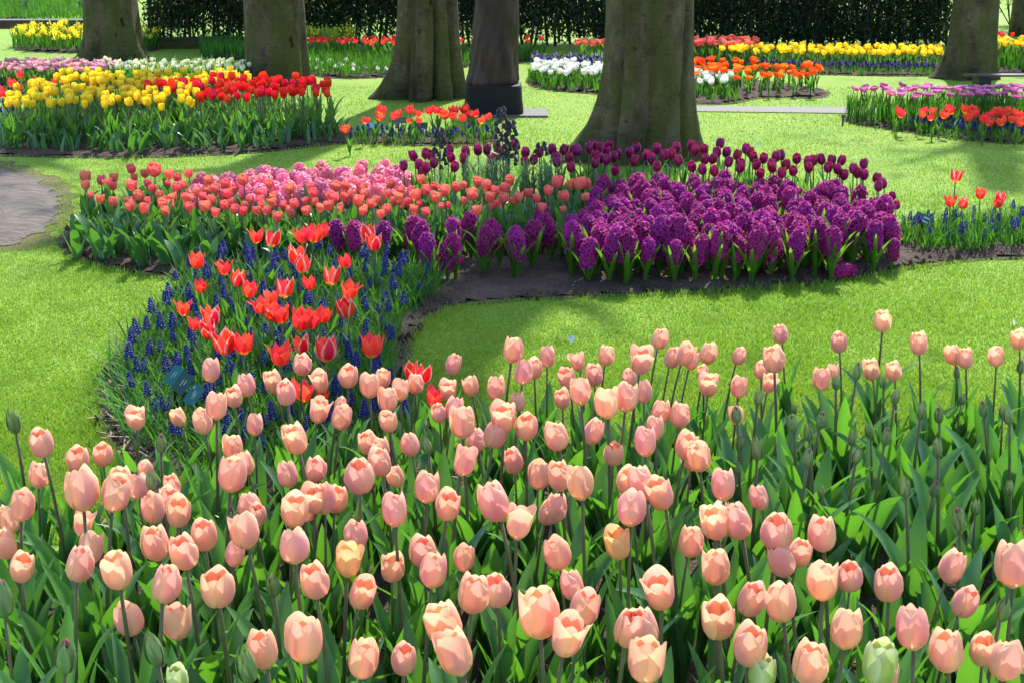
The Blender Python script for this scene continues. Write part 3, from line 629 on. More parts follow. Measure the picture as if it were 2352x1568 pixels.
# ------------------------------------------------------------------ sculpture, bench, plant labels
g = at(1134, 262); s = depth(g) / F0; scu = link('bronze_sculpture', None, None, g)
tag(scu, 'dark bronze draped figure on a black stone plinth between two beech trunks', 'sculpture')
hp = .235; mb = MB(); P = []
for z, w in ((.012, .236), (.03, .238), (hp * .5, .228), (hp - .012, .222), (hp, .214)):
    P.append([(w * (abs(math.cos(a)) ** .35) * (1 if math.cos(a) > 0 else -1) * .98, .19 * (abs(math.sin(a)) ** .35) * (1 if math.sin(a) > 0 else -1), z) for a in [k * 6.2832 / 40 + .02 for k in range(40)]])
mb.grid(P, [k / 40 for k in range(41)], [0, .1, .5, .9, 1], True); mb.face([len(mb.v) - 40 + k for k in range(40)]); link('plinth', mb.mesh('plinth', M['plinth'], False), scu)
mb = MB(); mb.box((.11, -.02, .009), (.62, .40, .018)); link('base_slab', mb.mesh('base_slab', M['slab'], False), scu)
mb = MB(); P = []; zs = [i / 50 * 1.35 for i in range(51)]
for z in zs:
    t = z / 1.35; R0 = np.interp(t, [0, .02, .06, .2, .45, .7, .8, .86, .9, .94, 1], [.185, .19, .178, .172, .165, .17, .16, .07, .06, .085, .02]); row = []
    fo = max(0, 1 - t * 1.25)
    for k in range(72):
        a = k * 6.2832 / 72; q = R0 * (1 + fo * (.045 * math.sin(6 * a + 5 * z) + .05 * abs(math.sin(3.5 * a + 9 * z)) + .03 * math.sin(13 * a - 14 * z + math.sin(z * 9)) + .035 * math.sin(z * 16 + 2.2 * a)))
        row.append((q * math.cos(a) + .02 * math.sin(z * 3) - .012 + .03 * z, q * math.sin(a) * .8, hp + z))
    P.append(row)
mb.grid(P, [k / 72 for k in range(73)], [z / 1.35 for z in zs], True); link('robed_figure', mb.mesh('robed_figure', M['bronze']), scu)
g = at(2252, 218); be = link('bench', None, None, g); tag(be, 'dark backless bench with thin seat on black block legs by the mossy trunk', 'bench')
sc_ = depth(g) / F0; top = .165; mb = MB()
for k in range(2): mb.box((.34, -.03 + k * .062, top), (.98, .056, .016))
link('seat', mb.mesh('seat', M['bench'], False), be)
for xx in (0, .72): mb = MB(); mb.box((xx, 0, (top - .012) / 2), (.105, .18, top - .013)); link('leg', mb.mesh('leg', M['iron'], False), be)
def plate(px, py, z, w, h, roll, mat, label, tilt=38, marks='lines', yaw=0, post=True):
    p = at(px, py, z); ro = link('plant_label', None, None, (p.x, p.y, 0)); e = Euler((R_(90 - tilt), R_(-roll), R_(yaw)), 'XYZ')
    rm = (Matrix.Rotation(R_(yaw), 3, 'Z') @ Matrix.Rotation(R_(90 - tilt), 3, 'X') @ Matrix.Rotation(R_(roll), 3, 'Z')); e = rm.to_euler()
    mb = MB(); mb.box((0, 0, 0), (w, h, .003)); link('plate', mb.mesh('plate', M[mat], False), ro, (0, 0, z), e)
    mb = MB(); mb.box((0, .006, (z - .006) / 2), (.012, .006, z - .006)); link('stake', mb.mesh('stake', M['iron'], False), ro)
    if marks == 'lines':
        mb = MB()
        for k, l in enumerate((.34, .26)): mb.box((-.0 + k * w * .06, h * (.06 - k * .2), .0021), (w * l, h * .05, .0006))
        link('lettering', mb.mesh('lettering', M['lettering'], False), ro, (0, 0, z), e)
    elif marks == 'emblem':
        mb = MB(); pts = [(-.2, .10), (-.2, -.06), (-.02, -.10), (.14, -.06), (.2, .06), (.05, .10), (-.05, .02), (-.12, .08), (-.05, -.04), (.06, .0), (.1, .08)]
        mb.tube([(x * w, y * h * 1.2, .0022) for x, y in pts], .0009, 4); mb.tube([(w * (.28 + .06 * math.cos(a)), h * (.3 + .08 * math.sin(a)), .0022) for a in [k * .7 for k in range(10)]], .0007, 4)
        link('lettering', mb.mesh('lettering', M['lettering'], False), ro, (0, 0, z), e)
    elif marks == 'labels':
        mb = MB()
        for k in range(2): mb.box((w * (.18), h * (.22 - k * .4), .0021), (w * .36, h * .15, .0006))
        link('lettering', mb.mesh('lettering', M['palelabel'], False), ro, (0, 0, z), e)
    tag(ro, label, 'plant label', 'plant labels in the beds')
plate(399, 861, .20, .066, .034, 60, 'teal', 'teal plant label, left of the three at the foot of the blue muscari', marks='lines')
plate(420, 879, .19, .068, .044, 58, 'dkgreen', 'dark green plant label, middle of the three beside the blue muscari', marks='lines')
plate(446, 906, .17, .066, .040, 60, 'teal', 'teal plant label with a pale emblem, rightmost of the three in front', marks='emblem')
plate(2120, 504, .13, .08, .056, -28, 'greyplate', 'slate plant label with two pale stickers in the right muscari patch', marks='labels')
plate(349, 294, .12, .085, .055, -3, 'teal', 'teal plant label standing before the yellow tulips', marks=None, tilt=45)
plate(849, 288, .09, .07, .045, -3, 'lightplate', 'pale blue plant label, leftmost in the small red tulip patch', marks=None, tilt=45)
plate(915, 277, .10, .115, .05, 0, 'dkgreen', 'wide dark plant label, left of two beneath the red tulips by the sculpture', marks=None, tilt=45)
plate(966, 289, .09, .10, .05, 0, 'dkgreen', 'dark plant label, right of two beneath the red tulips by the sculpture', marks=None, tilt=45)
plate(1937, 268, .07, .03, .03, 0, 'iron', 'small black stake label at the left tip of the magenta tulip bed', marks=None, tilt=45)
# ------------------------------------------------------------------ the plants
rr = random.Random(99); rz = lambda: rr.uniform(0, 6.28)
def conv(lst, sx, ox, sy, oy, sh): return [(ox + x * sx, oy + y * sy, h * sh) for x, y, h in lst]
def dedupe(lst, d=17):
    out = []
    for q in lst:
        if all((q[0] - o[0]) ** 2 + (q[1] - o[1]) ** 2 > (d if len(o) < 9 else d) ** 2 for o in out): out.append(q)
    return out
ZA = conv([(790,370,150),(1170,268,180),(2105,212,145),(1400,328,155),(1610,350,130),(1768,315,145),(1990,340,205),(2180,325,150),(2255,300,165),(2305,340,130),(1240,420,175),(1320,395,150),(125,445,170),(268,510,175),(350,455,140),(465,535,160),(550,490,145),(925,505,120+25),(770,530,150),(1070,530,170),(1548,455,165),(1705,440,165),(1620,535,195),(1935,440,120),(1500,580,145),(1225,600,140),(385,605,175),(60,610,120),(75,720,175),(398,730,150),(790,665,170),(862,740,230),(1125,700,220),(1265,750,200),(1050,805,200),(1790,617,215),(1900,575,205),(2020,550,165),(2120,680,170),(2235,700,180),(2095,780,165),(2030,860,205),(1480,815,205),(1670,805,180),(260,865,175),(350,980,210),(538,880,165),(205,1075,260),(455,1073,160),(630,1155,220),(965,850,170),(845,975,215),(1195,985,195),(1340,1085,205),(1490,1075,215),(1625,1125,240),(1820,935,175),(2275,885,200),(2320,970,190),(1905,1100,210),(2035,1120,240),(2160,1175,250),(40,1230,200)], .36, 752.6, .36, 705.6, .36)
ZB = conv([(65,395,155),(45,490,110),(78,605,175),(262,398,130),(278,615,160),(570,262,140),(520,420,205),(430,490,130),(470,578,145),(278,790,140),(950,318,155),(918,500,120),(828,570,170),(1232,178,160),(1170,500,160),(1315,500,150),(1478,328,165),(1715,400,150),(1785,425,150),(1985,415,150),(2140,300,155),(30,1080,210),(185,1255,230),(440,1340,180),(150,1410,150)], .348, 1599.4, .348, 677.4, .348)
ZC = conv([(755,215,225),(430,245,235),(1105,205,285),(1205,325,240),(1430,255,210),(1935,240,250),(185,425,205),(120,570,245),(190,775,245),(408,618,205),(615,510,235),(660,640,250),(860,560,195),(1485,540,235),(1868,470,235),(2300,465,225),(915,775,285),(1090,760,250),(790,970,330),(860,1170,335),(1360,940,370),(1500,1050,305),(1590,740,215),(1615,880,260),(2135,755,285),(1900,975,290),(2050,985,290),(2030,1220,320),(205,1210,280),(480,1195,250)], .36, 752.6, .36, 1081.9, .36)
ZD = conv([(290,335,275),(455,335,275),(685,405,295),(755,600,260),(1010,420,265),(90,495,235),(275,645,270),(475,855,270),(735,885,305),(300,985,330),(495,1165,330),(1000,745,285),(1180,715,240),(1450,740,300),(1830,660,240),(1915,885,240),(2290,660,340),(1145,1065,305),(890,1290,340),(1620,1075,320),(1855,1215,320),(2080,1200,260),(2210,1285,300),(1410,1360,250)], .34, 1552.3, .34, 1081.9, .34)
ZE = conv([(228,270,180),(410,380,165),(548,348,145),(200,465,155),(105,620,190),(10,690,150),(440,560,255),(590,565,215),(655,490,190),(740,530,160),(770,430,120),(430,720,150),(925,505,130),(885,560,120),(825,650,180),(945,650,190),(1090,760,200),(845,815,210),(990,860,215),(1245,320,150),(1225,460,215),(1330,395,140),(1350,640,170),(1320,755,220),(1240,880,160),(1550,465,155),(1680,430,155),(1560,640,200),(1680,590,180),(1735,600,180),(1570,835,215),(1690,1010,220),(45,830,190),(110,955,185),(400,925,220),(470,870,190),(635,965,230),(860,1035,235),(1165,1050,250),(710,1240,205),(945,1265,210),(1420,1395,230),(1620,1350,280),(728,160,140),(968,140,115),(1095,180,155)], .4301, 0, .4301, 893.8, .4301)
ZF = conv([(820,1020,165),(1065,1110,160),(975,1175,155),(855,1225,195),(1240,1085,165),(1310,1130,190),(1400,975,160),(1530,1080,155),(1695,1045,170),(1495,1275,180),(1630,1205,110),(1640,1315,175),(1385,1430,220),(1100,1355,160)], .36, 188.2, .36, 489.2, .36)
PEACH = dedupe(ZF + ZA + ZB + ZC + ZD + ZE + [(20, 1200, 70), (1605, 850, 45), (700, 1170, 72), (760, 1150, 70), (665, 1095, 58), (1000, 1300, 70), (1250, 1175, 62), (1455, 1155, 70), (1500, 1120, 62), (880, 1030, 58), (530, 1030, 60), (385, 1150, 68), (1830, 1270, 74), (1300, 1090, 64), (1010, 945, 50), (590, 1180, 66)], 13)
sp_peach = []
for i in range(16):
    mat = ('peach', 'pinkpeach', 'apricot', 'peach', 'pinkpeach', 'peach', 'pinkpeach', 'peach', 'apricot', 'cream', 'peach', 'pinkpeach', 'apricot', 'peach', 'pinkpeach', 'apricot')[i]
    sp = tulip_spec(('peach_tulip'), mat, 100 + i, h=.43, H=.064, open_=(.08, .0, .20, .12, .05, .28, .0, .16, .1, .3, .03, .1, .14, .2, .0, .06)[i], Rr=(.0230, .0215, .0242, .0222)[i % 4], nleaf=5, lean=.04, lw=(.036, .060))
    sp['look'] = ('peach', 'pink-flushed', 'apricot', 'peach', 'pink-flushed', 'wide-open peach', 'closed pinkish', 'peach', 'apricot', 'creamy yellow', 'peach', 'pink-flushed', 'apricot', 'peach', 'closed pinkish', 'apricot')[i]; sp_peach.append(sp)
sp_peach[9]['look'] = 'creamy yellow'
for i, (x, y, h) in enumerate(PEACH):
    k = rr.choice((0, 0, 1, 2, 3, 4, 5, 6, 7, 8, 10, 10, 11, 12, 13, 14, 15)) 
    if abs(x - (752.6 + 120 * .36)) < 12 and abs(y - (1081.9 + 570 * .36)) < 12: k = 9
    if abs(x - (752.6 + 1868 * .36)) < 12 and abs(y - (1081.9 + 470 * .36)) < 12: k = 9
    place_head(sp_peach[k], 'peach_tulip', x, y, .43, rz(), h * .95, 'peach', sp_peach[k]['look'], .06, .067)
# green closed buds
BUDS = conv([(405,665,120),(275,780,130),(925,560,115),(1058,500,125),(1240,560,110),(1310,660,115),(650,840,130),(750,895,130),(815,820,130),(655,740,80),(405,1020,165),(285,975,115),(530,1015,110),(735,1065,130),(1155,890,120),(1030,940,120),(1245,925,130),(1055,1040,130),(1720,510,90),(1750,680,90),(1480,750,130),(1610,780,120),(1600,1000,140),(1905,740,120),(2075,790,140),(2025,770,100),(2145,480,100),(1388,1260,165),(1565,1275,130),(2080,1265,110),(1845,1400,130),(1745,1480,170),(830,1290,100),(270,1130,80)], .348, 1599.4, .348, 677.4, .348)
BUDS += conv([(2200,910,200)], .34, 1552.3, .34, 1081.9, .34) + conv([(80,180,150),(857,285,110),(1460,1035,150),(1230,660,120),(840,1400,200),(805,480,120),(20,1150,220),(1330,1490,230),(340,1440,220)], .4301, 0, .4301, 893.8, .4301)
BUDS += [(985, 1022, 44)]
sp_bud = []
for i in range(5):
    sp = tulip_spec('bud', 'bud', 300 + i, h=.38, Rr=.0108, H=.047, open_=-.25, pointed=1, nleaf=4, lean=.03, ll=(.24, .34), lw=(.045, .07), droop=.35)
    if i in (1, 3):
        tm = MB(); tm.tube([(0, 0, .036), (0, 0, .0425), (0, 0, .046)], [.0045, .0032, .0006], 6); me = tm.mesh('bud_tip', M['budtip'])
        sp['parts'][0][3].append(('bud_tip', me))
    sp_bud.append(sp)
for i, (x, y, h) in enumerate(BUDS): place_head(sp_bud[i % 5], 'tulip_bud', x, y, .37, rz(), h * 1.05, 'bud', None, .06, .046)
sp_pb = [tulip_spec('pale', 'palebud', 320 + i, h=.47, Rr=.022, H=.066, open_=.02 + .06 * i, nleaf=4, lean=.02) for i in range(2)]
for j, (x, y, h, lab) in enumerate(((408, 1550, 72, 'pale yellow-green opening tulip bud at the bottom edge, near the left corner'), (2018, 1522, 112, 'large pale green half-opened tulip bud at the bottom edge, farther right'), (1748, 1545, 92, 'pale green tulip bud at the bottom edge, left of the larger half-opened one'))):
    o = place_head(sp_pb[j % 2], 'tulip_bud', x, y, .50, rz(), h, None, None, .05, .07); tag(o, lab, 'tulip')
# leafy tulips without a bloom fill the gaps of the near bed (edge plants and far right)
sp_lf = []
for i in range(5):
    r0 = random.Random(500 + i); parts = []
    for k in range(4):
        mb = MB(); leafblade(mb, (0, 0, 0), k * 2.1 + i, r0.uniform(.22, .34), r0.uniform(.045, .072), r0.uniform(2, 10), r0.uniform(12, 60), r0, .45, .1, 10, 5); parts.append(('leaf', mb.mesh('leaf', M['leaf' if i % 3 else 'leafblue']), False, []))
    sp_lf.append(dict(h=.3, top=Vector((0, 0, .3)), tilt=(0, 0, 0), parts=parts, H=.1))
near = smooth_poly(gpoly([(-150, 1390), (60, 1330), (200, 1300), (330, 1230), (600, 1200), (1000, 1180), (1400, 1150), (1700, 1120), (2352, 1110), (2760, 1110), (2900, 2300), (-300, 2300)]), 1)
have = [(p[2], p[3]) for p in PL]
for (x, y) in scatter(near, .085, 5):
    if all((x - a) ** 2 + (y - b) ** 2 > .062 ** 2 for a, b in have): place(sp_lf[rr.randrange(5)], 'leafy_tulip', (x, y, 0), rz(), rr.uniform(.75, 1.02), 1, 'leafy')

# red and white tulips over blue muscari
RED = conv([(735,310,115),(910,355,105),(990,425,-115),(755,475,90),(1065,495,120),(1110,155,100),(1205,175,-115),(1410,155,110),(1475,150,130),(1530,120,100),(1375,290,-150),(1400,340,-120),(1835,150,-130),(1865,200,-110),(1690,310,100),(1585,415,-125),(1460,455,100),(1705,505,125),(1285,495,-130),(1205,545,110),(1690,620,-140),(645,620,105),(825,670,-130),(710,710,90),(820,750,-120),(1145,600,120),(1215,640,130),(1275,660,130),(1400,700,165),(1465,690,140),(1535,650,110),(915,850,-165),(1030,850,150),(1265,920,155),(1405,840,-120),(1555,895,-170),(1845,870,165),(1410,1145,150),(1520,1165,100),(2160,1030,-130),(2110,1010,-120),(2245,1180,130)], .36, 188.2, .36, 489.2, .36)
sp_red = [tulip_spec('r', 'red', 400 + i, h=.29, Rr=.022, H=.058, open_=(.62, .85, .5, .75)[i], pointed=1, nleaf=3, ll=(.13, .19), lw=(.03, .045), sm='stem', lean=.03, droop=.2) for i in range(4)]
sp_can = [tulip_spec('c', 'red', 410 + i, h=.29, Rr=.022, H=.060, open_=(.35, .5, .22)[i], pointed=1, nleaf=3, ll=(.13, .19), lw=(.03, .045), sm='stem', outer='candy', lean=.03, droop=.2) for i in range(3)]
for i, (x, y, h) in enumerate(RED):
    if h > 0: place_head(sp_red[i % 4], 'red_tulip', x, y, .25, rz(), h * 1.0, 'red', 'plain red', .03)
    else: place_head(sp_can[i % 3], 'red_tulip', x, y, .25, rz(), -h * 1.1, 'red', 'striped red', .03)
for j, (x, y, h, w, z) in enumerate(((2195, 407, 34, 1, .27), (2183, 467, 34, 0, .19), (2210, 471, 36, 1, .19), (2252, 447, 28, 0, .22), (2299, 458, 36, 1, .20), (2296, 470, 30, 0, .18))):
    o = place_head((sp_can if w else sp_red)[j % 3], 'red_tulip', x, y, z, rz(), h, None, None, .01)
    tag(o, ('red tulip standing tallest above the right muscari patch', 'leftmost open red tulip in the right muscari patch', 'red tulip with pale margins, touching the leftmost one in the right muscari patch', 'third red tulip along the right muscari patch, by itself', 'back red tulip of the overlapping pair at the right edge of the muscari', 'front red tulip of the overlapping pair at the right edge of the muscari')[j], 'tulip', 'red tulips over the right muscari patch')
G_MUS = gpoly([(432, 668), (560, 646), (800, 640), (990, 655), (1000, 690), (930, 745), (890, 830), (905, 900), (950, 980), (960, 1060), (700, 1120), (430, 1110), (335, 1030), (300, 950), (295, 880), (340, 800), (385, 740)])
G_MUSR = gpoly([(2040, 555), (2352, 522), (2550, 517), (2550, 575), (2352, 580), (2200, 588), (2100, 585)])
sp_mus = [muscari_spec(600 + i, h=.155 + .012 * i, fl=.055) for i in range(4)]
for (x, y) in scatter(G_MUS, .062, 8)[:235]:
    place(sp_mus[rr.randrange(4)], 'grape_hyacinth', (x, y, 0), rz(), rr.uniform(.75, 1.12), 1, 'muscari')
for (x, y) in scatter(G_MUSR, .07, 9)[:64]: place(sp_mus[rr.randrange(4)], 'grape_hyacinth', (x, y, 0), rz(), rr.uniform(.7, .95), 1, 'muscari2')
def foliage(name, P, spacing, nb, ll, w, mat, label, seed, lo=3, hi=80, ms=5, zs=1):
    r = random.Random(seed); mb = MB()
    for (x, y) in scatter(P, spacing, seed):
        for k in range(nb): leafblade(mb, (x + r.uniform(-.5, .5) * spacing, y + r.uniform(-.5, .5) * spacing, 0), r.uniform(0, 6.28), r.uniform(*ll), w * r.uniform(.7, 1.3), r.uniform(lo, lo + 18), r.uniform(hi * .3, hi), r, .3, 0, ms, 2 if w < .008 else 3, 'strap', 1.4, .4)
    return stuff(link(name, mb.mesh(name, M[mat])), label, 'foliage')
foliage('muscari_foliage', G_MUS, .042, 8, (.10, .19), .006, 'grassy', 'thin arching green leaves beneath the front blue muscari', 11, 3, 95)
foliage('muscari_foliage', G_MUSR, .04, 10, (.09, .17), .0065, 'grassy', 'thin green leaves beneath the right muscari patch', 12, 3, 90)
foliage('muscari_foliage', gpoly([(300, 1060), (262, 960), (262, 880), (310, 800), (345, 830), (340, 960), (400, 1050)]), .05, 6, (.14, .24), .0055, 'grassy', 'long leaves spilling over the soil left of the muscari', 13, 25, 110)
foliage('muscari_foliage', gpoly([(930, 650), (1010, 655), (1010, 690), (940, 730), (900, 720)]), .045, 7, (.12, .20), .0055, 'grassy', 'long leaves spilling over the soil right of the muscari', 14, 15, 110)

# coral tulips
CORAL = conv([(540,220,80),(548,268,65),(645,235,65),(640,355,60),(690,260,70),(720,220,65),(720,275,60),(580,325,50),(838,165,65),(838,275,75),(885,335,75),(860,215,50),(940,365,55),(920,415,75),(840,375,50),(925,195,60),(985,185,95),(945,255,55),(975,290,60),(1080,200,65),(1135,220,60),(1205,195,60),(1015,330,60),(1050,365,60),(1105,350,65),(1130,280,70),(1170,265,60),(1070,250,50),(1300,405,75),(1335,240,70),(1380,290,70),(1320,295,55),(1255,315,60),(1290,340,60),(1460,320,70),(1440,260,70),(1480,370,55),(1500,425,70),(1665,365,65),(1765,475,70),(1555,240,80),(1500,290,60),(1595,355,55),(1745,340,60),(1850,295,70),(1880,385,70),(1955,370,60),(2010,375,60),(2000,320,70),(2105,400,75),(2140,345,70),(2195,345,65),(2170,400,50),(2145,275,70),(2205,280,65),(2285,370,80),(2300,410,60),(2320,290,65),(1720,260,60),(1975,280,60)], .36, 0, .36, 329.3, .36)
CORAL += conv([(675,350,75),(765,395,60),(705,430,85),(840,435,90),(770,480,80),(920,405,80),(965,390,65),(980,500,60),(1045,465,95),(1075,370,70),(1130,400,90),(1160,475,80),(1205,435,75),(1270,410,80),(1305,360,75),(1265,480,80),(1330,500,60),(1370,475,80),(1440,450,75),(1500,485,65),(1535,550,70),(1585,430,75),(1650,380,100),(1700,470,80),(1690,555,50),(1750,385,80),(1810,390,100),(1860,380,75),(1850,475,65),(1080,570,80),(710,580,70),(630,470,95),(600,430,70),(530,430,75),(510,480,80),(530,520,70),(580,515,70),(455,380,75),(425,560,70),(375,595,65),(345,505,75),(220,490,80),(225,550,75),(255,410,75),(125,400,80),(60,400,75),(20,470,80),(100,475,80),(85,545,60),(20,540,75),(870,525,50),(815,530,50),(1220,520,60),(1180,530,60)], .32, 752.6, .32, 301, .32)
CORAL = dedupe(CORAL, 8)
sp_cor = [tulip_spec('co', 'coral', 430 + i, h=.27, Rr=.021, H=.050, open_=(.15, .3, .05, .2, .4)[i], nleaf=4, ll=(.15, .235), lw=(.035, .06), lm='leafblue', sm='stembrown', sub=False, lod=1, lean=.02, droop=.8) for i in range(5)]
for i, (x, y, h) in enumerate(CORAL): place_head(sp_cor[i % 5], 'coral_tulip', x, y, .265 if y > 375 else .255, rz(), h * 1.0, 'coral', None, .015)
G_COR = gpoly([(165, 560), (185, 596), (330, 618), (425, 632), (560, 620), (800, 618), (960, 600), (1340, 590), (1360, 520), (930, 545), (430, 545), (200, 535)])
foliage('tulip_foliage', G_COR, .075, 3, (.14, .22), .05, 'leafblue', 'broad bluish-green leaves filling the bed under the coral tulips', 51, 3, 80, 8)
have = [(p[2], p[3]) for p in PL if p[0] == 'coral']
for (x, y) in scatter(gpoly([(210, 560), (430, 566), (900, 566), (980, 580), (960, 606), (800, 610), (430, 612), (250, 590)]), .07, 77):
    if all((x - a_) ** 2 + (y - b_) ** 2 > .055 ** 2 for a_, b_ in have): place(sp_cor[rr.randrange(5)], 'coral_tulip', (x, y, 0), rz(), rr.uniform(.85, .98), 1, 'coral')
# burgundy tulips
BURG = [(x, y, 60) for x, y in [(40,55),(150,45),(190,85),(195,140),(240,125),(275,85),(343,68),(370,110),(380,140),(408,70),(450,115),(457,168),(470,75),(500,75),(560,60),(580,45),(617,55),(667,45),(590,100),(593,145),(630,115),(655,75),(660,125),(700,110),(730,90),(707,185),(795,85),(830,60),(815,130),(880,100),(950,65),(920,120),(950,165),(1000,100),(1060,60),(1030,95),(1080,130),(1135,45),(1167,75),(1222,70),(1310,35),(1295,85),(1345,85),(1225,125),(1262,120),(1155,165),(1215,182),(1280,190),(1355,138),(1405,100),(1460,65),(1485,85),(1430,145),(1418,172),(1502,112),(1518,155),(1540,205),(1560,118),(1605,150),(1635,110),(1665,100),(1620,170),(1690,155),(1670,200),(1733,187),(1753,120),(1813,135),(1850,130),(1830,170),(1900,125),(1950,130),(1930,170),(2000,130),(1997,180),(2020,215),(2078,178),(2137,150),(2100,205),(2135,215),(2215,235),(2255,262),(2222,280),(2297,337),(2323,390),(1920,305),(20,110),(50,95),(5,130)]]
BURG = conv(BURG, .4, 1129, .4, 319.9, .4) + conv([(x, y, 75) for x, y in [(545,260),(625,190),(650,250),(700,175),(745,185),(720,270),(765,240),(870,155),(890,200),(910,265),(995,160),(975,210),(675,310),(1145,150),(1230,130),(1175,235),(1080,150)]], .32, 752.6, .32, 301, .32)
BURG = dedupe(BURG, 7)
sp_bur = [tulip_spec('bu', 'burgundy', 450 + i, h=.29, Rr=.0165, H=.045, open_=(.0, .06, .12, .02)[i], nleaf=4, ll=(.16, .24), lw=(.022, .038), lm='leaf', sm='stembrown', sub=False, lod=1, lean=.02, droop=.2) for i in range(4)]
for i, (x, y, h) in enumerate(BURG):
    z = min(.29, CAMH * (1 - (y + 230) / (478 + 230)) if y < 350 else .29); z = max(.25, z) if y < 400 else (.26 if y < 450 else .2)
    place_head(sp_bur[i % 4], 'burgundy_tulip', x, y, z, rz(), h * 1.12, 'burgundy', None, .008)
# purple hyacinths
HY = [(x, y, h) for x, y, h in [(100,745,150),(185,760,190),(385,760,190),(605,730,230),(650,760,210),(725,850,190),(900,740,230),(920,850,220),(1025,690,230),(1130,790,170),(1220,750,200),(1345,800,230),(1380,830,200),(1460,760,210),(1530,650,200),(1600,720,260),(1740,720,240),(1810,680,200),(1865,900,220),(1900,690,220),(2050,730,240),(2130,740,200),(850,930,120)]]
HY = conv(HY, .32, 752.6, .32, 301, .32)
HY += conv([(240,640,250),(370,640,260),(450,690,160),(600,660,230),(120,640,220),(50,660,220),(850,660,250),(760,640,200),(960,600,200),(1060,600,200),(1190,700,170),(1200,560,200),(1280,600,220),(1360,560,220),(1430,530,260),(1500,700,160),(1500,610,200),(960,420,130),(865,380,120),(245,360,130),(100,375,130),(20,400,150)], .4252, 1411.2, .4252, 282.2, .4252)
sp_hy = [hyacinth_spec('violet', 700 + i, h=.225 + .01 * (i % 3), fl=.108 + .008 * (i % 3), fr=.031, ll=(.17, .24), nl=7) for i in range(5)]
for i, (x, y, h) in enumerate(HY):
    yb = float(np.interp(x, [700, 1000, 1100, 1300, 1500, 1800, 2000, 2060], [668, 664, 664, 664, 660, 652, 628, 612])); z = max(.09, min(.165, CAMH * (1 - (y + 230) / (yb + 230))))
    place_head(sp_hy[i % 5], 'purple_hyacinth', x, y, z, rz(), max(62, h * .8), 'hyacinth', None, .004)
have = [(p[2], p[3]) for p in PL if p[0] == 'hyacinth']
G_HY = gpoly([(1375, 516), (1500, 512), (1780, 512), (1975, 545), (2035, 585), (2020, 628), (1900, 650), (1700, 660), (1550, 666), (1400, 666), (1290, 652), (1350, 560)])
for (x, y) in scatter(G_HY, .072, 21):
    if all((x - a) ** 2 + (y - b) ** 2 > .05 ** 2 for a, b in have): place(sp_hy[rr.randrange(5)], 'purple_hyacinth', (x, y, 0), rz(), rr.uniform(.86, 1.14), 1, 'hyacinth')
# fallen hyacinth head
fh = link('fallen_hyacinth', None, None, at(1945, 642)); link('flower_spike', sp_hy[0]['parts'][0][1], fh, (-.07, 0, .035), (0, R_(88), R_(6)))
tag(fh, 'broken purple hyacinth spike lying on the soil at the lawn edge', 'hyacinth')
# pink hyacinths
sp_pk = [hyacinth_spec('pinkhy', 720 + i, h=.228, fl=.085, fr=.029, lod=1, nl=4, lm='leaf', size=.018) for i in range(4)]
for (x, y) in scatter(gpoly([(430, 520), (520, 486), (600, 480), (900, 468), (945, 480), (930, 535), (620, 548), (450, 545)]), .072, 31): place(sp_pk[rr.randrange(4)], 'pink_hyacinth', (x, y, 0), rz(), rr.uniform(.92, 1.1), 1, 'pinkhy')
# dark fritillaries with feathery leaves
def fritillary(px, ytop, ybase, nb, label, seed, multi=1):
    g = at(px, ybase); h = CAMH * (1 - (ytop + 230) / (ybase + 230)); r = random.Random(seed); ro = link('dark_fritillary', None, None, g)
    for q in range(multi):
        ox = (q - (multi - 1) / 2) * .05; hh = h * (1 - .12 * q); mb = MB(); mb.tube([(0, 0, 0), (ox * .6, .0, hh * .5), (ox, .005, hh)], [.004, .0032, .0015], 5); link('stem', mb.mesh('stem', M['stemdark']), ro)
        fb = MB()
        for k in range(nb):
            t = k / max(1, nb - 1); z = hh * (1 - .42 * t) if nb > 8 else hh * (1 - .12 * t); a = k * 2.4; rad = .012 + .018 * min(1, t * 3); c = Vector((ox * (.6 + .4 * z / hh) + math.cos(a) * rad, math.sin(a) * rad, z))
            fb.tube([c + Vector((0, 0, .006)), c, c + Vector((math.cos(a) * .003, math.sin(a) * .003, -.012)), c + Vector((math.cos(a) * .005, math.sin(a) * .005, -.02))], [.0015, .008, .012, .013], 6, False)
            fb.tube([(ox * (.6 + .4 * z / hh), 0, z + .004), c + Vector((0, 0, .006))], .0008, 3)
        link('flower_bells', fb.mesh('flower_bells', M['black']), ro)
    for k in range(34):
        lb_ = k; z = h * (.15 + .42 * r.random()); lb = MB() if k == 0 else lb
        leafblade(lb, (0, 0, z), r.uniform(0, 6.28), r.uniform(.07, .12), .009, r.uniform(25, 60), r.uniform(55, 95), r, .3, 0, 5, 3, 'strap')
    link('leaf', lb.mesh('leaf', M['feather']), ro); tag(ro, label, 'fritillary', 'dark bell-flowered fritillaries among the tulips')
fritillary(1012, 285, 492, 24, 'leftmost tall spike of near-black bells, among the burgundy tulips', 1)
fritillary(1163, 236, 500, 30, 'tallest double spike of near-black bells, right of the sculpture plinth', 2, 2)
fritillary(1243, 318, 500, 6, 'short fritillary with a few dark bells, before the widest trunk', 3)
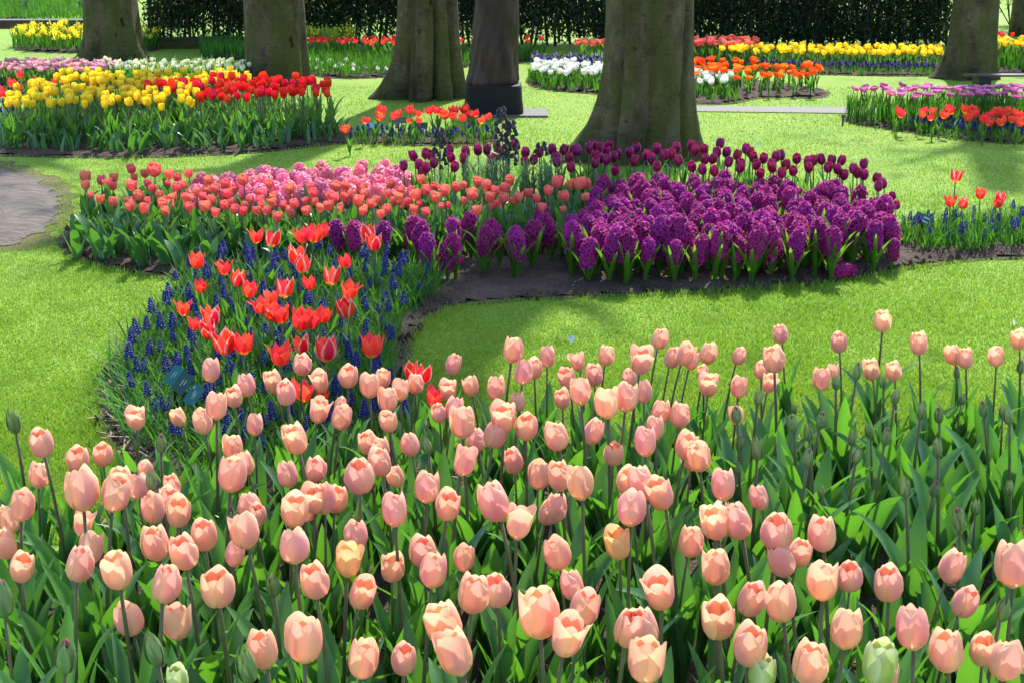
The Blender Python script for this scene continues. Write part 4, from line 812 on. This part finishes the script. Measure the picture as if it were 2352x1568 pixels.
def feathery(px, py, h, label, seed):
    g = at(px, py); r = random.Random(seed); ro = link('feathery_plant', None, None, g); mb = MB(); sb = MB()
    for s_ in range(5):
        ox, oy = r.uniform(-.07, .07), r.uniform(-.05, .05); sb.tube([(ox * .3, oy * .3, 0), (ox, oy, h * r.uniform(.8, 1))], [.003, .002], 4)
        for k in range(40): t = r.uniform(.25, 1); leafblade(mb, (ox * (.3 + .7 * t), oy * (.3 + .7 * t), h * t * .92), r.uniform(0, 6.28), r.uniform(.045, .09), .0045, r.uniform(25, 55), r.uniform(50, 85), r, .3, 0, 4, 2, 'strap')
    link('leaf', mb.mesh('leaf', M['feather'])  , ro); link('stem', sb.mesh('stem', M['stem']), ro); tag(ro, label, 'plant', 'grey-green feathery plants without flowers')
for i, (x, y, h, lab) in enumerate(((1075, 500, .31, 'leftmost'), (1115, 515, .32, 'second'), (1150, 505, .33, 'third'), (1190, 515, .32, 'fourth'), (1230, 505, .31, 'fifth'), (1265, 515, .30, 'rightmost'))): feathery(x, y, h, lab + ' grey-green feathery plant between the burgundy and coral tulips', 40 + i)

# ------------------------------------------------------------------ beds farther off
def fill(P, spacing, specs, nm, fam, seed, s=(.9, 1.08), single=True, cap=0, capl=''):
    pts = sorted(scatter(gpoly(P), spacing, seed), key=lambda q: q[1])
    if cap and len(pts) > cap:
        far = pts[cap:]; pts = pts[:cap]; merge_stuff(far, specs, s, seed, nm + 's', capl, 'tulip')
    for (x, y) in pts:
        k = rr.randrange(len(specs))
        if single: place_single(specs[k], nm, (x, y, 0), rz(), rr.uniform(*s), fam)
        else: place(specs[k], nm, (x, y, 0), rz(), rr.uniform(*s), 1, fam)
def merge_stuff(pts, specs, s, seed, name, label, cat):
    specs = [q if 'me' in q else single_spec(q, name) for q in specs]; mats = specs[0]['me'].materials[:]; V = []; F = []; UV = []; MI = []; b = 0; r = random.Random(seed)
    for p_ in pts:
        x, y = p_[:2]; s_ = p_[2] if len(p_) > 2 else s
        q = specs[r.randrange(len(specs))]['me']; k = r.uniform(*s_); a = r.uniform(0, 6.28); ca, sa = math.cos(a) * k, math.sin(a) * k
        V += [(x + ca * v.co.x - sa * v.co.y, y + sa * v.co.x + ca * v.co.y, v.co.z * k) for v in q.vertices]
        F += [tuple(b + i for i in p.vertices) for p in q.polygons]; MI += [p.material_index for p in q.polygons]; UV += [c for d in q.uv_layers[0].data for c in d.uv]; b = len(V)
    me = bpy.data.meshes.new(name); me.from_pydata(V, [], F)
    for m_ in mats: me.materials.append(m_)
    me.uv_layers.new(name='uv').data.foreach_set('uv', UV); me.polygons.foreach_set('material_index', MI); me.polygons.foreach_set('use_smooth', [True] * len(F)); me.update()
    return stuff(link(name, me), label, cat)
def fill_stuff(Ps, specs, seed):
    return merge_stuff([(x, y, s) for P, spc, s in Ps for (x, y) in scatter(gpoly(P), spc, seed)], specs, None, seed, 'grape_hyacinths', 'distant blue grape hyacinths in the small beds beyond the front bed', 'grape hyacinth')
def T(mat, seed, h, Rr=.02, H=.05, n=3, lod=2, open_=(.05, .15, .25), lm='leaf', ll=(.14, .22), lw=(.02, .035), pointed=0, nleaf=3, single=True, lean=.02):
    o = [tulip_spec('t', mat, seed + i, h=h, Rr=Rr, H=H, open_=open_[i % 3], pointed=pointed, nleaf=nleaf, ll=ll, lw=lw, lm=lm, sub=False, lod=lod, lean=lean) for i in range(n)]
    return [single_spec(q, 'tulip') for q in o] if single else o
sY = T('yellow', 800, .32, .0235, .060, 4, 1, ll=(.16, .26), lw=(.022, .04), nleaf=4, single=False)
sR = T('scarlet', 810, .34, .0245, .060, 4, 1, ll=(.16, .26), lw=(.024, .045), nleaf=4, single=False)
fill([(30, 346), (300, 350), (455, 346), (455, 300), (560, 285), (600, 262), (150, 262), (60, 300), (10, 330)], .084, sY, 'yellow_tulip', 'yellow', 3, single=False, cap=185, capl='yellow tulips at the back of the left bed behind the nearer ones')
fill([(465, 344), (560, 340), (700, 330), (765, 320), (765, 300), (700, 282), (480, 284), (330, 300), (330, 306), (465, 320)], .080, sR, 'scarlet_tulip', 'scarlet', 4, single=False)
foliage('tulip_foliage', gpoly([(-20, 350), (150, 354), (300, 358), (560, 350), (700, 337), (775, 326), (770, 305), (560, 300), (-20, 300)]), .075, 3, (.13, .21), .026, 'leafblue', 'broad green leaves along the front of the yellow and red tulip bed', 16, 3, 85, 7)
sr = [dict(q) for q in sp_red[:3]]; sLr = T('red', 820, .17, .024, .052, 3, 1, (.5, .6, .3), pointed=1, ll=(.09, .13), single=False)
for j, (x, y, h) in enumerate([(489,1058,70),(638,985,60),(760,905,80),(755,960,70),(870,955,60),(930,935,70),(1010,900,65),(1065,930,60),(1080,985,50),(1180,910,70),(1240,915,70),(1300,945,80),(1375,915,80),(1365,950,60),(1480,900,80),(1455,965,65),(1520,930,50),(1560,930,60),(1605,985,60),(1665,955,55),(1015,985,45)]):
    place_head(sLr[j % 3], 'red_tulip', 658.6 + x * .28, y * .28, .17, rz(), h * .28 * 1.1, 'smallred', None, .01)
musl = [single_spec(muscari_spec(640 + i, 'blue', .13, 1, .045), 'grape_hyacinth') for i in range(3)]
G_L = [(800, 334), (1000, 335), (1135, 331), (1145, 318), (830, 314), (795, 322)]
foliage('muscari_foliage', gpoly(G_L), .06, 9, (.06, .10), .006, 'grassy', 'low green foliage of the small red tulip patch', 17, 3, 70, 4)
# left edge patch of red tulips over muscari, behind the yellow tulips
for j, (x, y, h) in enumerate([(135,475,50),(65,530,60),(100,555,60),(230,525,60),(260,520,50),(350,520,50),(385,505,50),(410,515,50),(15,590,70),(530,497,45),(25,600,60)]): place_head(sLr[j % 3], 'red_tulip', x * .36, y * .36, .20, rz(), h * .36, 'leftred', None, .01)
# pale pink and cream band
sPk = T('palepink', 830, .20, .022, .045, 3, 2, (.3, .4, .5)); sCr = T('creamwhite', 840, .20, .020, .045, 3, 2, (.1, .2, .3))
fill([(-60, 214), (230, 214), (265, 206), (240, 188), (-60, 188)], .075, sPk, 'pink_tulip', 'palepink', 7); fill([(240, 196), (275, 212), (565, 212), (585, 190), (240, 188)], .08, sCr, 'cream_tulip', 'cream', 8)
# daffodils
sD = [single_spec(daffodil_spec(850 + i, 'yellow', .17), 'daffodil') for i in range(4)]
fill([(28, 112), (60, 119), (190, 122), (340, 120), (378, 108), (345, 92), (60, 90)], .085, sD, 'daffodil', 'daffodil', 9, (.8, 1.25))
foliage('daffodil_foliage', gpoly([(28, 112), (60, 119), (190, 122), (340, 120), (378, 108), (345, 88), (60, 88)]), .07, 4, (.10, .17), .01, 'grassy', 'upright narrow leaves of the daffodil clump', 18, 2, 40, 4)
foliage('leafy_clump', gpoly([(462, 120), (475, 136), (600, 138), (600, 112), (475, 108)]), .06, 7, (.12, .20), .01, 'grassy', 'flowerless green leafy clump left of the second trunk', 19, 2, 35, 4)
# middle back bed with white flowers and orange-red tulips
foliage('leafy_bedding', gpoly([(700, 150), (712, 173), (800, 181), (905, 175), (1000, 160), (1000, 130), (700, 130)]), .065, 7, (.10, .20), .009, 'grassy', 'tall green bedding foliage between the second and third trunks', 20, 2, 45, 4)
foliage('leafy_bedding', gpoly([(1060, 156), (1250, 141), (1250, 128), (1060, 128)]), .07, 6, (.10, .19), .009, 'grassy', 'green bedding foliage behind the sculpture', 22, 2, 45, 4)
sW = [single_spec(daffodil_spec(860 + i, 'white', .09 + .03 * i, nl=2), 'white_flower') for i in range(3)]
fill([(705, 160), (715, 174), (800, 182), (900, 177), (890, 158)], .11, sW, 'white_flower', 'whiteflower', 10, (.5, .8))
sO = T('orange', 870, .22, .022, .04, 3, 2, (.2, .4, .6)); sOR = T('red', 880, .215, .024, .042, 3, 2, (.3, .5, .7), pointed=1)
fill([(705, 142), (905, 150), (905, 136), (705, 132)], .085, sOR, 'orange_red_tulip', 'backred', 11, (.95, 1.08)); fill([(1060, 146), (1110, 145), (1110, 134), (1060, 134)], .11, sOR, 'orange_red_tulip', 'backred', 12); fill([(1200, 143), (1255, 141), (1255, 134), (1200, 134)], .14, sOR, 'orange_red_tulip', 'backred', 13)
# white tulips, purple band, coral and yellow bands, orange tulips
sWh = T('white', 890, .155, .027, .050, 3, 2, (.2, .35, .5), ll=(.10, .14))
fill([(1222, 190), (1258, 206), (1390, 212), (1560, 226), (1668, 232), (1672, 212), (1560, 196), (1380, 184), (1232, 176)], .078, sWh, 'white_tulip', 'white', 14)
foliage('tulip_foliage', gpoly([(1215, 190), (1258, 209), (1400, 217), (1560, 232), (1690, 239), (1690, 215), (1400, 185), (1220, 178)]), .06, 6, (.09, .14), .009, 'grassy', 'green leaves under the white tulips', 23, 2, 45, 4)
sPu = [single_spec(hyacinth_spec('purple', 900 + i, .16, .024, .08, 3, 2), 'purple_hyacinth') for i in range(3)]
fill([(1220, 174), (1340, 176), (1390, 178), (1390, 162), (1230, 160)], .09, sPu, 'violet_hyacinth', 'purpleband', 15)
sOt = T('orange', 910, .20, .028, .056, 4, 2, (.3, .5, .7), ll=(.10, .16), pointed=0)
fill([(1580, 214), (1700, 226), (1880, 224), (1880, 204), (1760, 196), (1600, 182)], .098, sOt, 'orange_tulip', 'orange', 16, (.75, 1.12))
sC2 = T('coral', 920, .20, .034, .058, 3, 2, (.3, .5, .2)); fill([(1560, 150), (1728, 154), (1728, 140), (1560, 136)], .085, sC2, 'coral_tulip', 'backcoral', 17, (.95, 1.15)); fill([(1330, 152), (1390, 156), (1390, 142), (1340, 140)], .12, sC2, 'coral_tulip', 'backcoral', 18, (1, 1.15))
sY2 = T('yellow', 930, .185, .031, .056, 4, 2, (.1, .2, .3), ll=(.10, .16)); fill([(1640, 156), (1730, 162), (2160, 168), (2160, 150), (1740, 146)], .085, sY2, 'yellow_tulip', 'backyellow', 19, (.92, 1.08), cap=85, capl='yellow tulips at the back of the long band before the hedge')
sPm = [single_spec(muscari_spec(650 + i, 'blue', .10, 2, .045), 'grape_hyacinth') for i in range(3)]
foliage('muscari_foliage', gpoly([(1640, 160), (1870, 173), (2140, 177), (2140, 160), (1700, 150)]), .07, 6, (.06, .10), .008, 'grassy', 'dark green leaves below the distant yellow tulips', 24, 2, 45, 4)
foliage('tulip_foliage', gpoly([(2275, 166), (2352, 168), (2560, 164), (2560, 140), (2275, 140)]), .07, 7, (.12, .20), .012, 'grassy', 'tall green tulip leaves at the far right edge', 25, 2, 40, 4)
sY3 = T('yellow', 940, .24, .026, .05, 3, 2, (.1, .2, .3)); fill([(2275, 160), (2560, 158), (2560, 142), (2275, 144)], .075, sY3, 'yellow_tulip', 'rightyellow', 21, cap=24, capl='yellow tulips at the back of the patch right of the mossy trunk'); fill([(2285, 140), (2560, 140), (2560, 132), (2285, 134)], .11, T('red', 950, .26, .026, .045, 3, 2), 'red_tulip', 'rightred', 22)
# right bed: magenta tulips, then red tulips over muscari
sMg = T('magenta', 960, .235, .028, .030, 4, 1, (.4, .55, .7), ll=(.15, .22), lw=(.012, .02), nleaf=4, lm='grassy', single=False)
fill([(1940, 278), (2080, 294), (2400, 300), (2500, 296), (2500, 274), (2352, 270), (1955, 270)], .085, sMg, 'magenta_tulip', 'magenta', 23, (.95, 1.1), False)
foliage('tulip_foliage', gpoly([(1936, 276), (1950, 284), (2060, 300), (2500, 312), (2500, 272), (1955, 268)]), .06, 7, (.15, .22), .009, 'grassy', 'tall narrow green leaves under the magenta tulips', 26, 2, 30, 5)
for j, (x, y, h) in enumerate([(1450,805,60),(1462,825,50),(1610,820,50),(1637,795,50),(1705,800,50),(1690,845,50),(1770,830,60),(1800,790,60),(1840,800,60),(1930,795,75),(1955,850,60),(1990,800,75),(2010,820,60),(2060,860,60),(2090,880,60),(2110,835,65),(2150,810,65),(2190,820,70),(2195,880,70),(2240,800,60),(2275,815,60),(2260,860,60),(2315,885,60),(2340,840,60)]):
    place_head(sLr[j % 3], 'red_tulip', 1599.4 + x * .32, y * .32, .15, rz(), h * .32 * 1.1, 'rightbedred', None, .01)
G_J = [(2062, 300), (2200, 322), (2352, 332), (2500, 338), (2500, 312), (2352, 306), (2080, 294)]
fill_stuff([(G_J, .06, (.7, .95)), (G_L, .06, (.6, .85)), ([(-60, 300), (150, 270), (150, 258), (-60, 258)], .07, (.9, 1.2)), ([(1660, 160), (1870, 172), (2140, 176), (2140, 167), (1860, 164), (1730, 160)], .055, (.75, .95))], musl, 24); foliage('muscari_foliage', gpoly(G_J), .06, 8, (.05, .09), .010, 'grassy', 'low leafy edging in front of the right muscari and red tulips', 27, 5, 80, 4)
# far back: leafy bed above the brick wall, pale daffodils beyond the hedge
foliage('back_bedding', gpoly([(-300, 52), (210, 46), (210, -10), (-300, -10)]), .10, 6, (.10, .20), .014, 'grassy', 'green bedding plants above the brick wall at the upper left', 28, 2, 45, 4)
sW2 = [single_spec(daffodil_spec(970 + i, 'creamwhite', .2, nl=3), 'pale_daffodil') for i in range(3)]
fill([(330, 84), (2200, 84), (2200, 66), (330, 66)], .20, sW2, 'pale_daffodil', 'paledaff', 25, (.8, 1.1))
# a few pale petals fallen on the lawn
for i, (x, y, lab) in enumerate(((1300, 788, 'nearest the peach tulips in the middle'), (1733, 338, 'right of the widest trunk'), (2328, 755, 'near the right edge'))):
    mb = MB(); petal(mb, 0, .02, .03, .5, .8, random.Random(i), 0, 5, 4); o = link('fallen_petal', mb.mesh('fallen_petal', M['flake']), None, at(x, y) + Vector((0, 0, .02)), (1.3, .2, i)); tag(o, 'small pale fallen petal on the lawn, ' + lab, 'petal')

# ------------------------------------------------------------------ labels that tell the plants apart
ONE = 'first second third fourth fifth sixth seventh eighth ninth tenth eleventh twelfth thirteenth fourteenth fifteenth sixteenth seventeenth eighteenth nineteenth'.split()
TENS = {2: ('twentieth', 'twenty'), 3: ('thirtieth', 'thirty'), 4: ('fortieth', 'forty'), 5: ('fiftieth', 'fifty'), 6: ('sixtieth', 'sixty')}
def ordw(n):
    if n <= 19: return ONE[n - 1]
    a, b = divmod(n, 10); return TENS[a][0] if b == 0 else TENS[a][1] + '-' + ONE[b - 1]
FAM = {  # noun phrase, category, group, plants per row (0: they share one label)
 'peach': ('tulip', 'tulip', 'peach tulips in the front bed', 13), 'bud': ('closed green tulip bud', 'tulip', 'closed green tulip buds in the front bed', 9),
 'leafy': ('flowerless leafy tulip among the peach tulips', 'tulip', 'leafy tulips without a bloom in the front bed', 0), 'red': ('tulip above muscari', 'tulip', 'red tulips over the front blue muscari', 7),
 'muscari': ('blue grape hyacinth spike around the front red tulips', 'grape hyacinth', 'grape hyacinths around the front red tulips', 0), 'muscari2': ('blue grape hyacinth spike in the right-hand patch by the slate label', 'grape hyacinth', 'grape hyacinths in the patch by the slate label', 0),
 'muscari3': ('small blue grape hyacinth in the patch before the sculpture', 'grape hyacinth', 'grape hyacinths before the sculpture', 0), 'muscari4': ('small blue grape hyacinth left of the yellow tulips', 'grape hyacinth', 'grape hyacinths left of the yellow tulips', 0),
 'muscari5': ('dark blue grape hyacinth below the distant yellow tulips', 'grape hyacinth', 'grape hyacinths below the distant yellow tulips', 0), 'muscari6': ('blue grape hyacinth in front of the magenta tulips', 'grape hyacinth', 'grape hyacinths before the magenta tulips', 0),
 'coral': ('coral tulip', 'tulip', 'coral tulips in the middle bed', 16), 'burgundy': ('burgundy tulip', 'tulip', 'burgundy tulips behind the hyacinths', 18), 'hyacinth': ('purple hyacinth', 'hyacinth', 'purple hyacinths in the middle bed', 14),
 'pinkhy': ('pink hyacinth', 'hyacinth', 'pink hyacinths behind the coral tulips', 12), 'yellow': ('yellow tulip', 'tulip', 'yellow tulips of the left bed', 16), 'scarlet': ('scarlet tulip', 'tulip', 'scarlet tulips of the left bed', 14),
 'smallred': ('red tulip before the sculpture', 'tulip', 'red tulips before the sculpture', 7), 'leftred': ('red tulip by left edge', 'tulip', 'red tulips at the left edge', 4), 'palepink': ('pale pink tulip in the band before the leftmost trunk', 'tulip', 'pale pink tulips before the leftmost trunk', 0),
 'cream': ('cream tulip in the band left of the second trunk', 'tulip', 'cream tulips left of the second trunk', 0), 'daffodil': ('yellow daffodil in the clump around the leftmost trunk', 'daffodil', 'daffodils around the leftmost trunk', 0), 'whiteflower': ('tiny white flower in the green bedding left of the third trunk', 'flower', 'white flowers in the green bedding', 0),
 'backred': ('orange-red tulip in the thin line before the hedge', 'tulip', 'orange-red tulips before the hedge', 0), 'white': ('white tulip beside the widest trunk', 'tulip', 'white tulips beside the widest trunk', 0), 'purpleband': ('violet hyacinth behind the white tulips', 'hyacinth', 'violet hyacinths behind the white tulips', 0),
 'orange': ('orange tulip', 'tulip', 'orange tulips right of the widest trunk', 14), 'backcoral': ('coral-pink tulip just before the hedge near the widest trunk', 'tulip', 'coral-pink tulips before the hedge', 0), 'backyellow': ('yellow tulip in the long band before the hedge', 'tulip', 'yellow tulips in the long far band', 0),
 'rightyellow': ('yellow tulip right of the mossy trunk', 'tulip', 'yellow tulips right of the mossy trunk', 0), 'rightred': ('red tulip behind the yellow ones at the far right', 'tulip', 'red tulips at the far right', 0), 'magenta': ('magenta double tulip', 'tulip', 'magenta tulips of the right bed', 18),
 'rightbedred': ('red tulip fronting magenta bed', 'tulip', 'red tulips before the magenta tulips', 8), 'paledaff': ('pale daffodil on the lit lawn beyond the hedge', 'daffodil', 'pale daffodils beyond the hedge', 0)}
fams = {}
for q in PL:
    if q[0]: fams.setdefault(q[0], []).append(q)
for f, lst in fams.items():
    noun, cat, grp, per = FAM[f]
    if per == 0:
        for q in lst: tag(q[1], noun, cat, grp)
        continue
    lst.sort(key=lambda q: q[3]); nrow = max(1, round(len(lst) / per)); rows = [lst[len(lst) * i // nrow:len(lst) * (i + 1) // nrow] for i in range(nrow)]
    for i, row in enumerate(rows):
        row.sort(key=lambda q: q[2] / q[3])
        rn = 'in the %s row from the front' % ordw(i + 1) if nrow > 1 else 'of its row'
        for j, q in enumerate(row):
            tag(q[1], '%s%s, %s from the left %s' % ((q[4] + ' ') if q[4] else '', noun, ordw(j + 1), rn), cat, grp)
PRT = print
PRT('plants', {f: len(l) for f, l in fams.items()}, 'objects', len(bpy.data.objects))
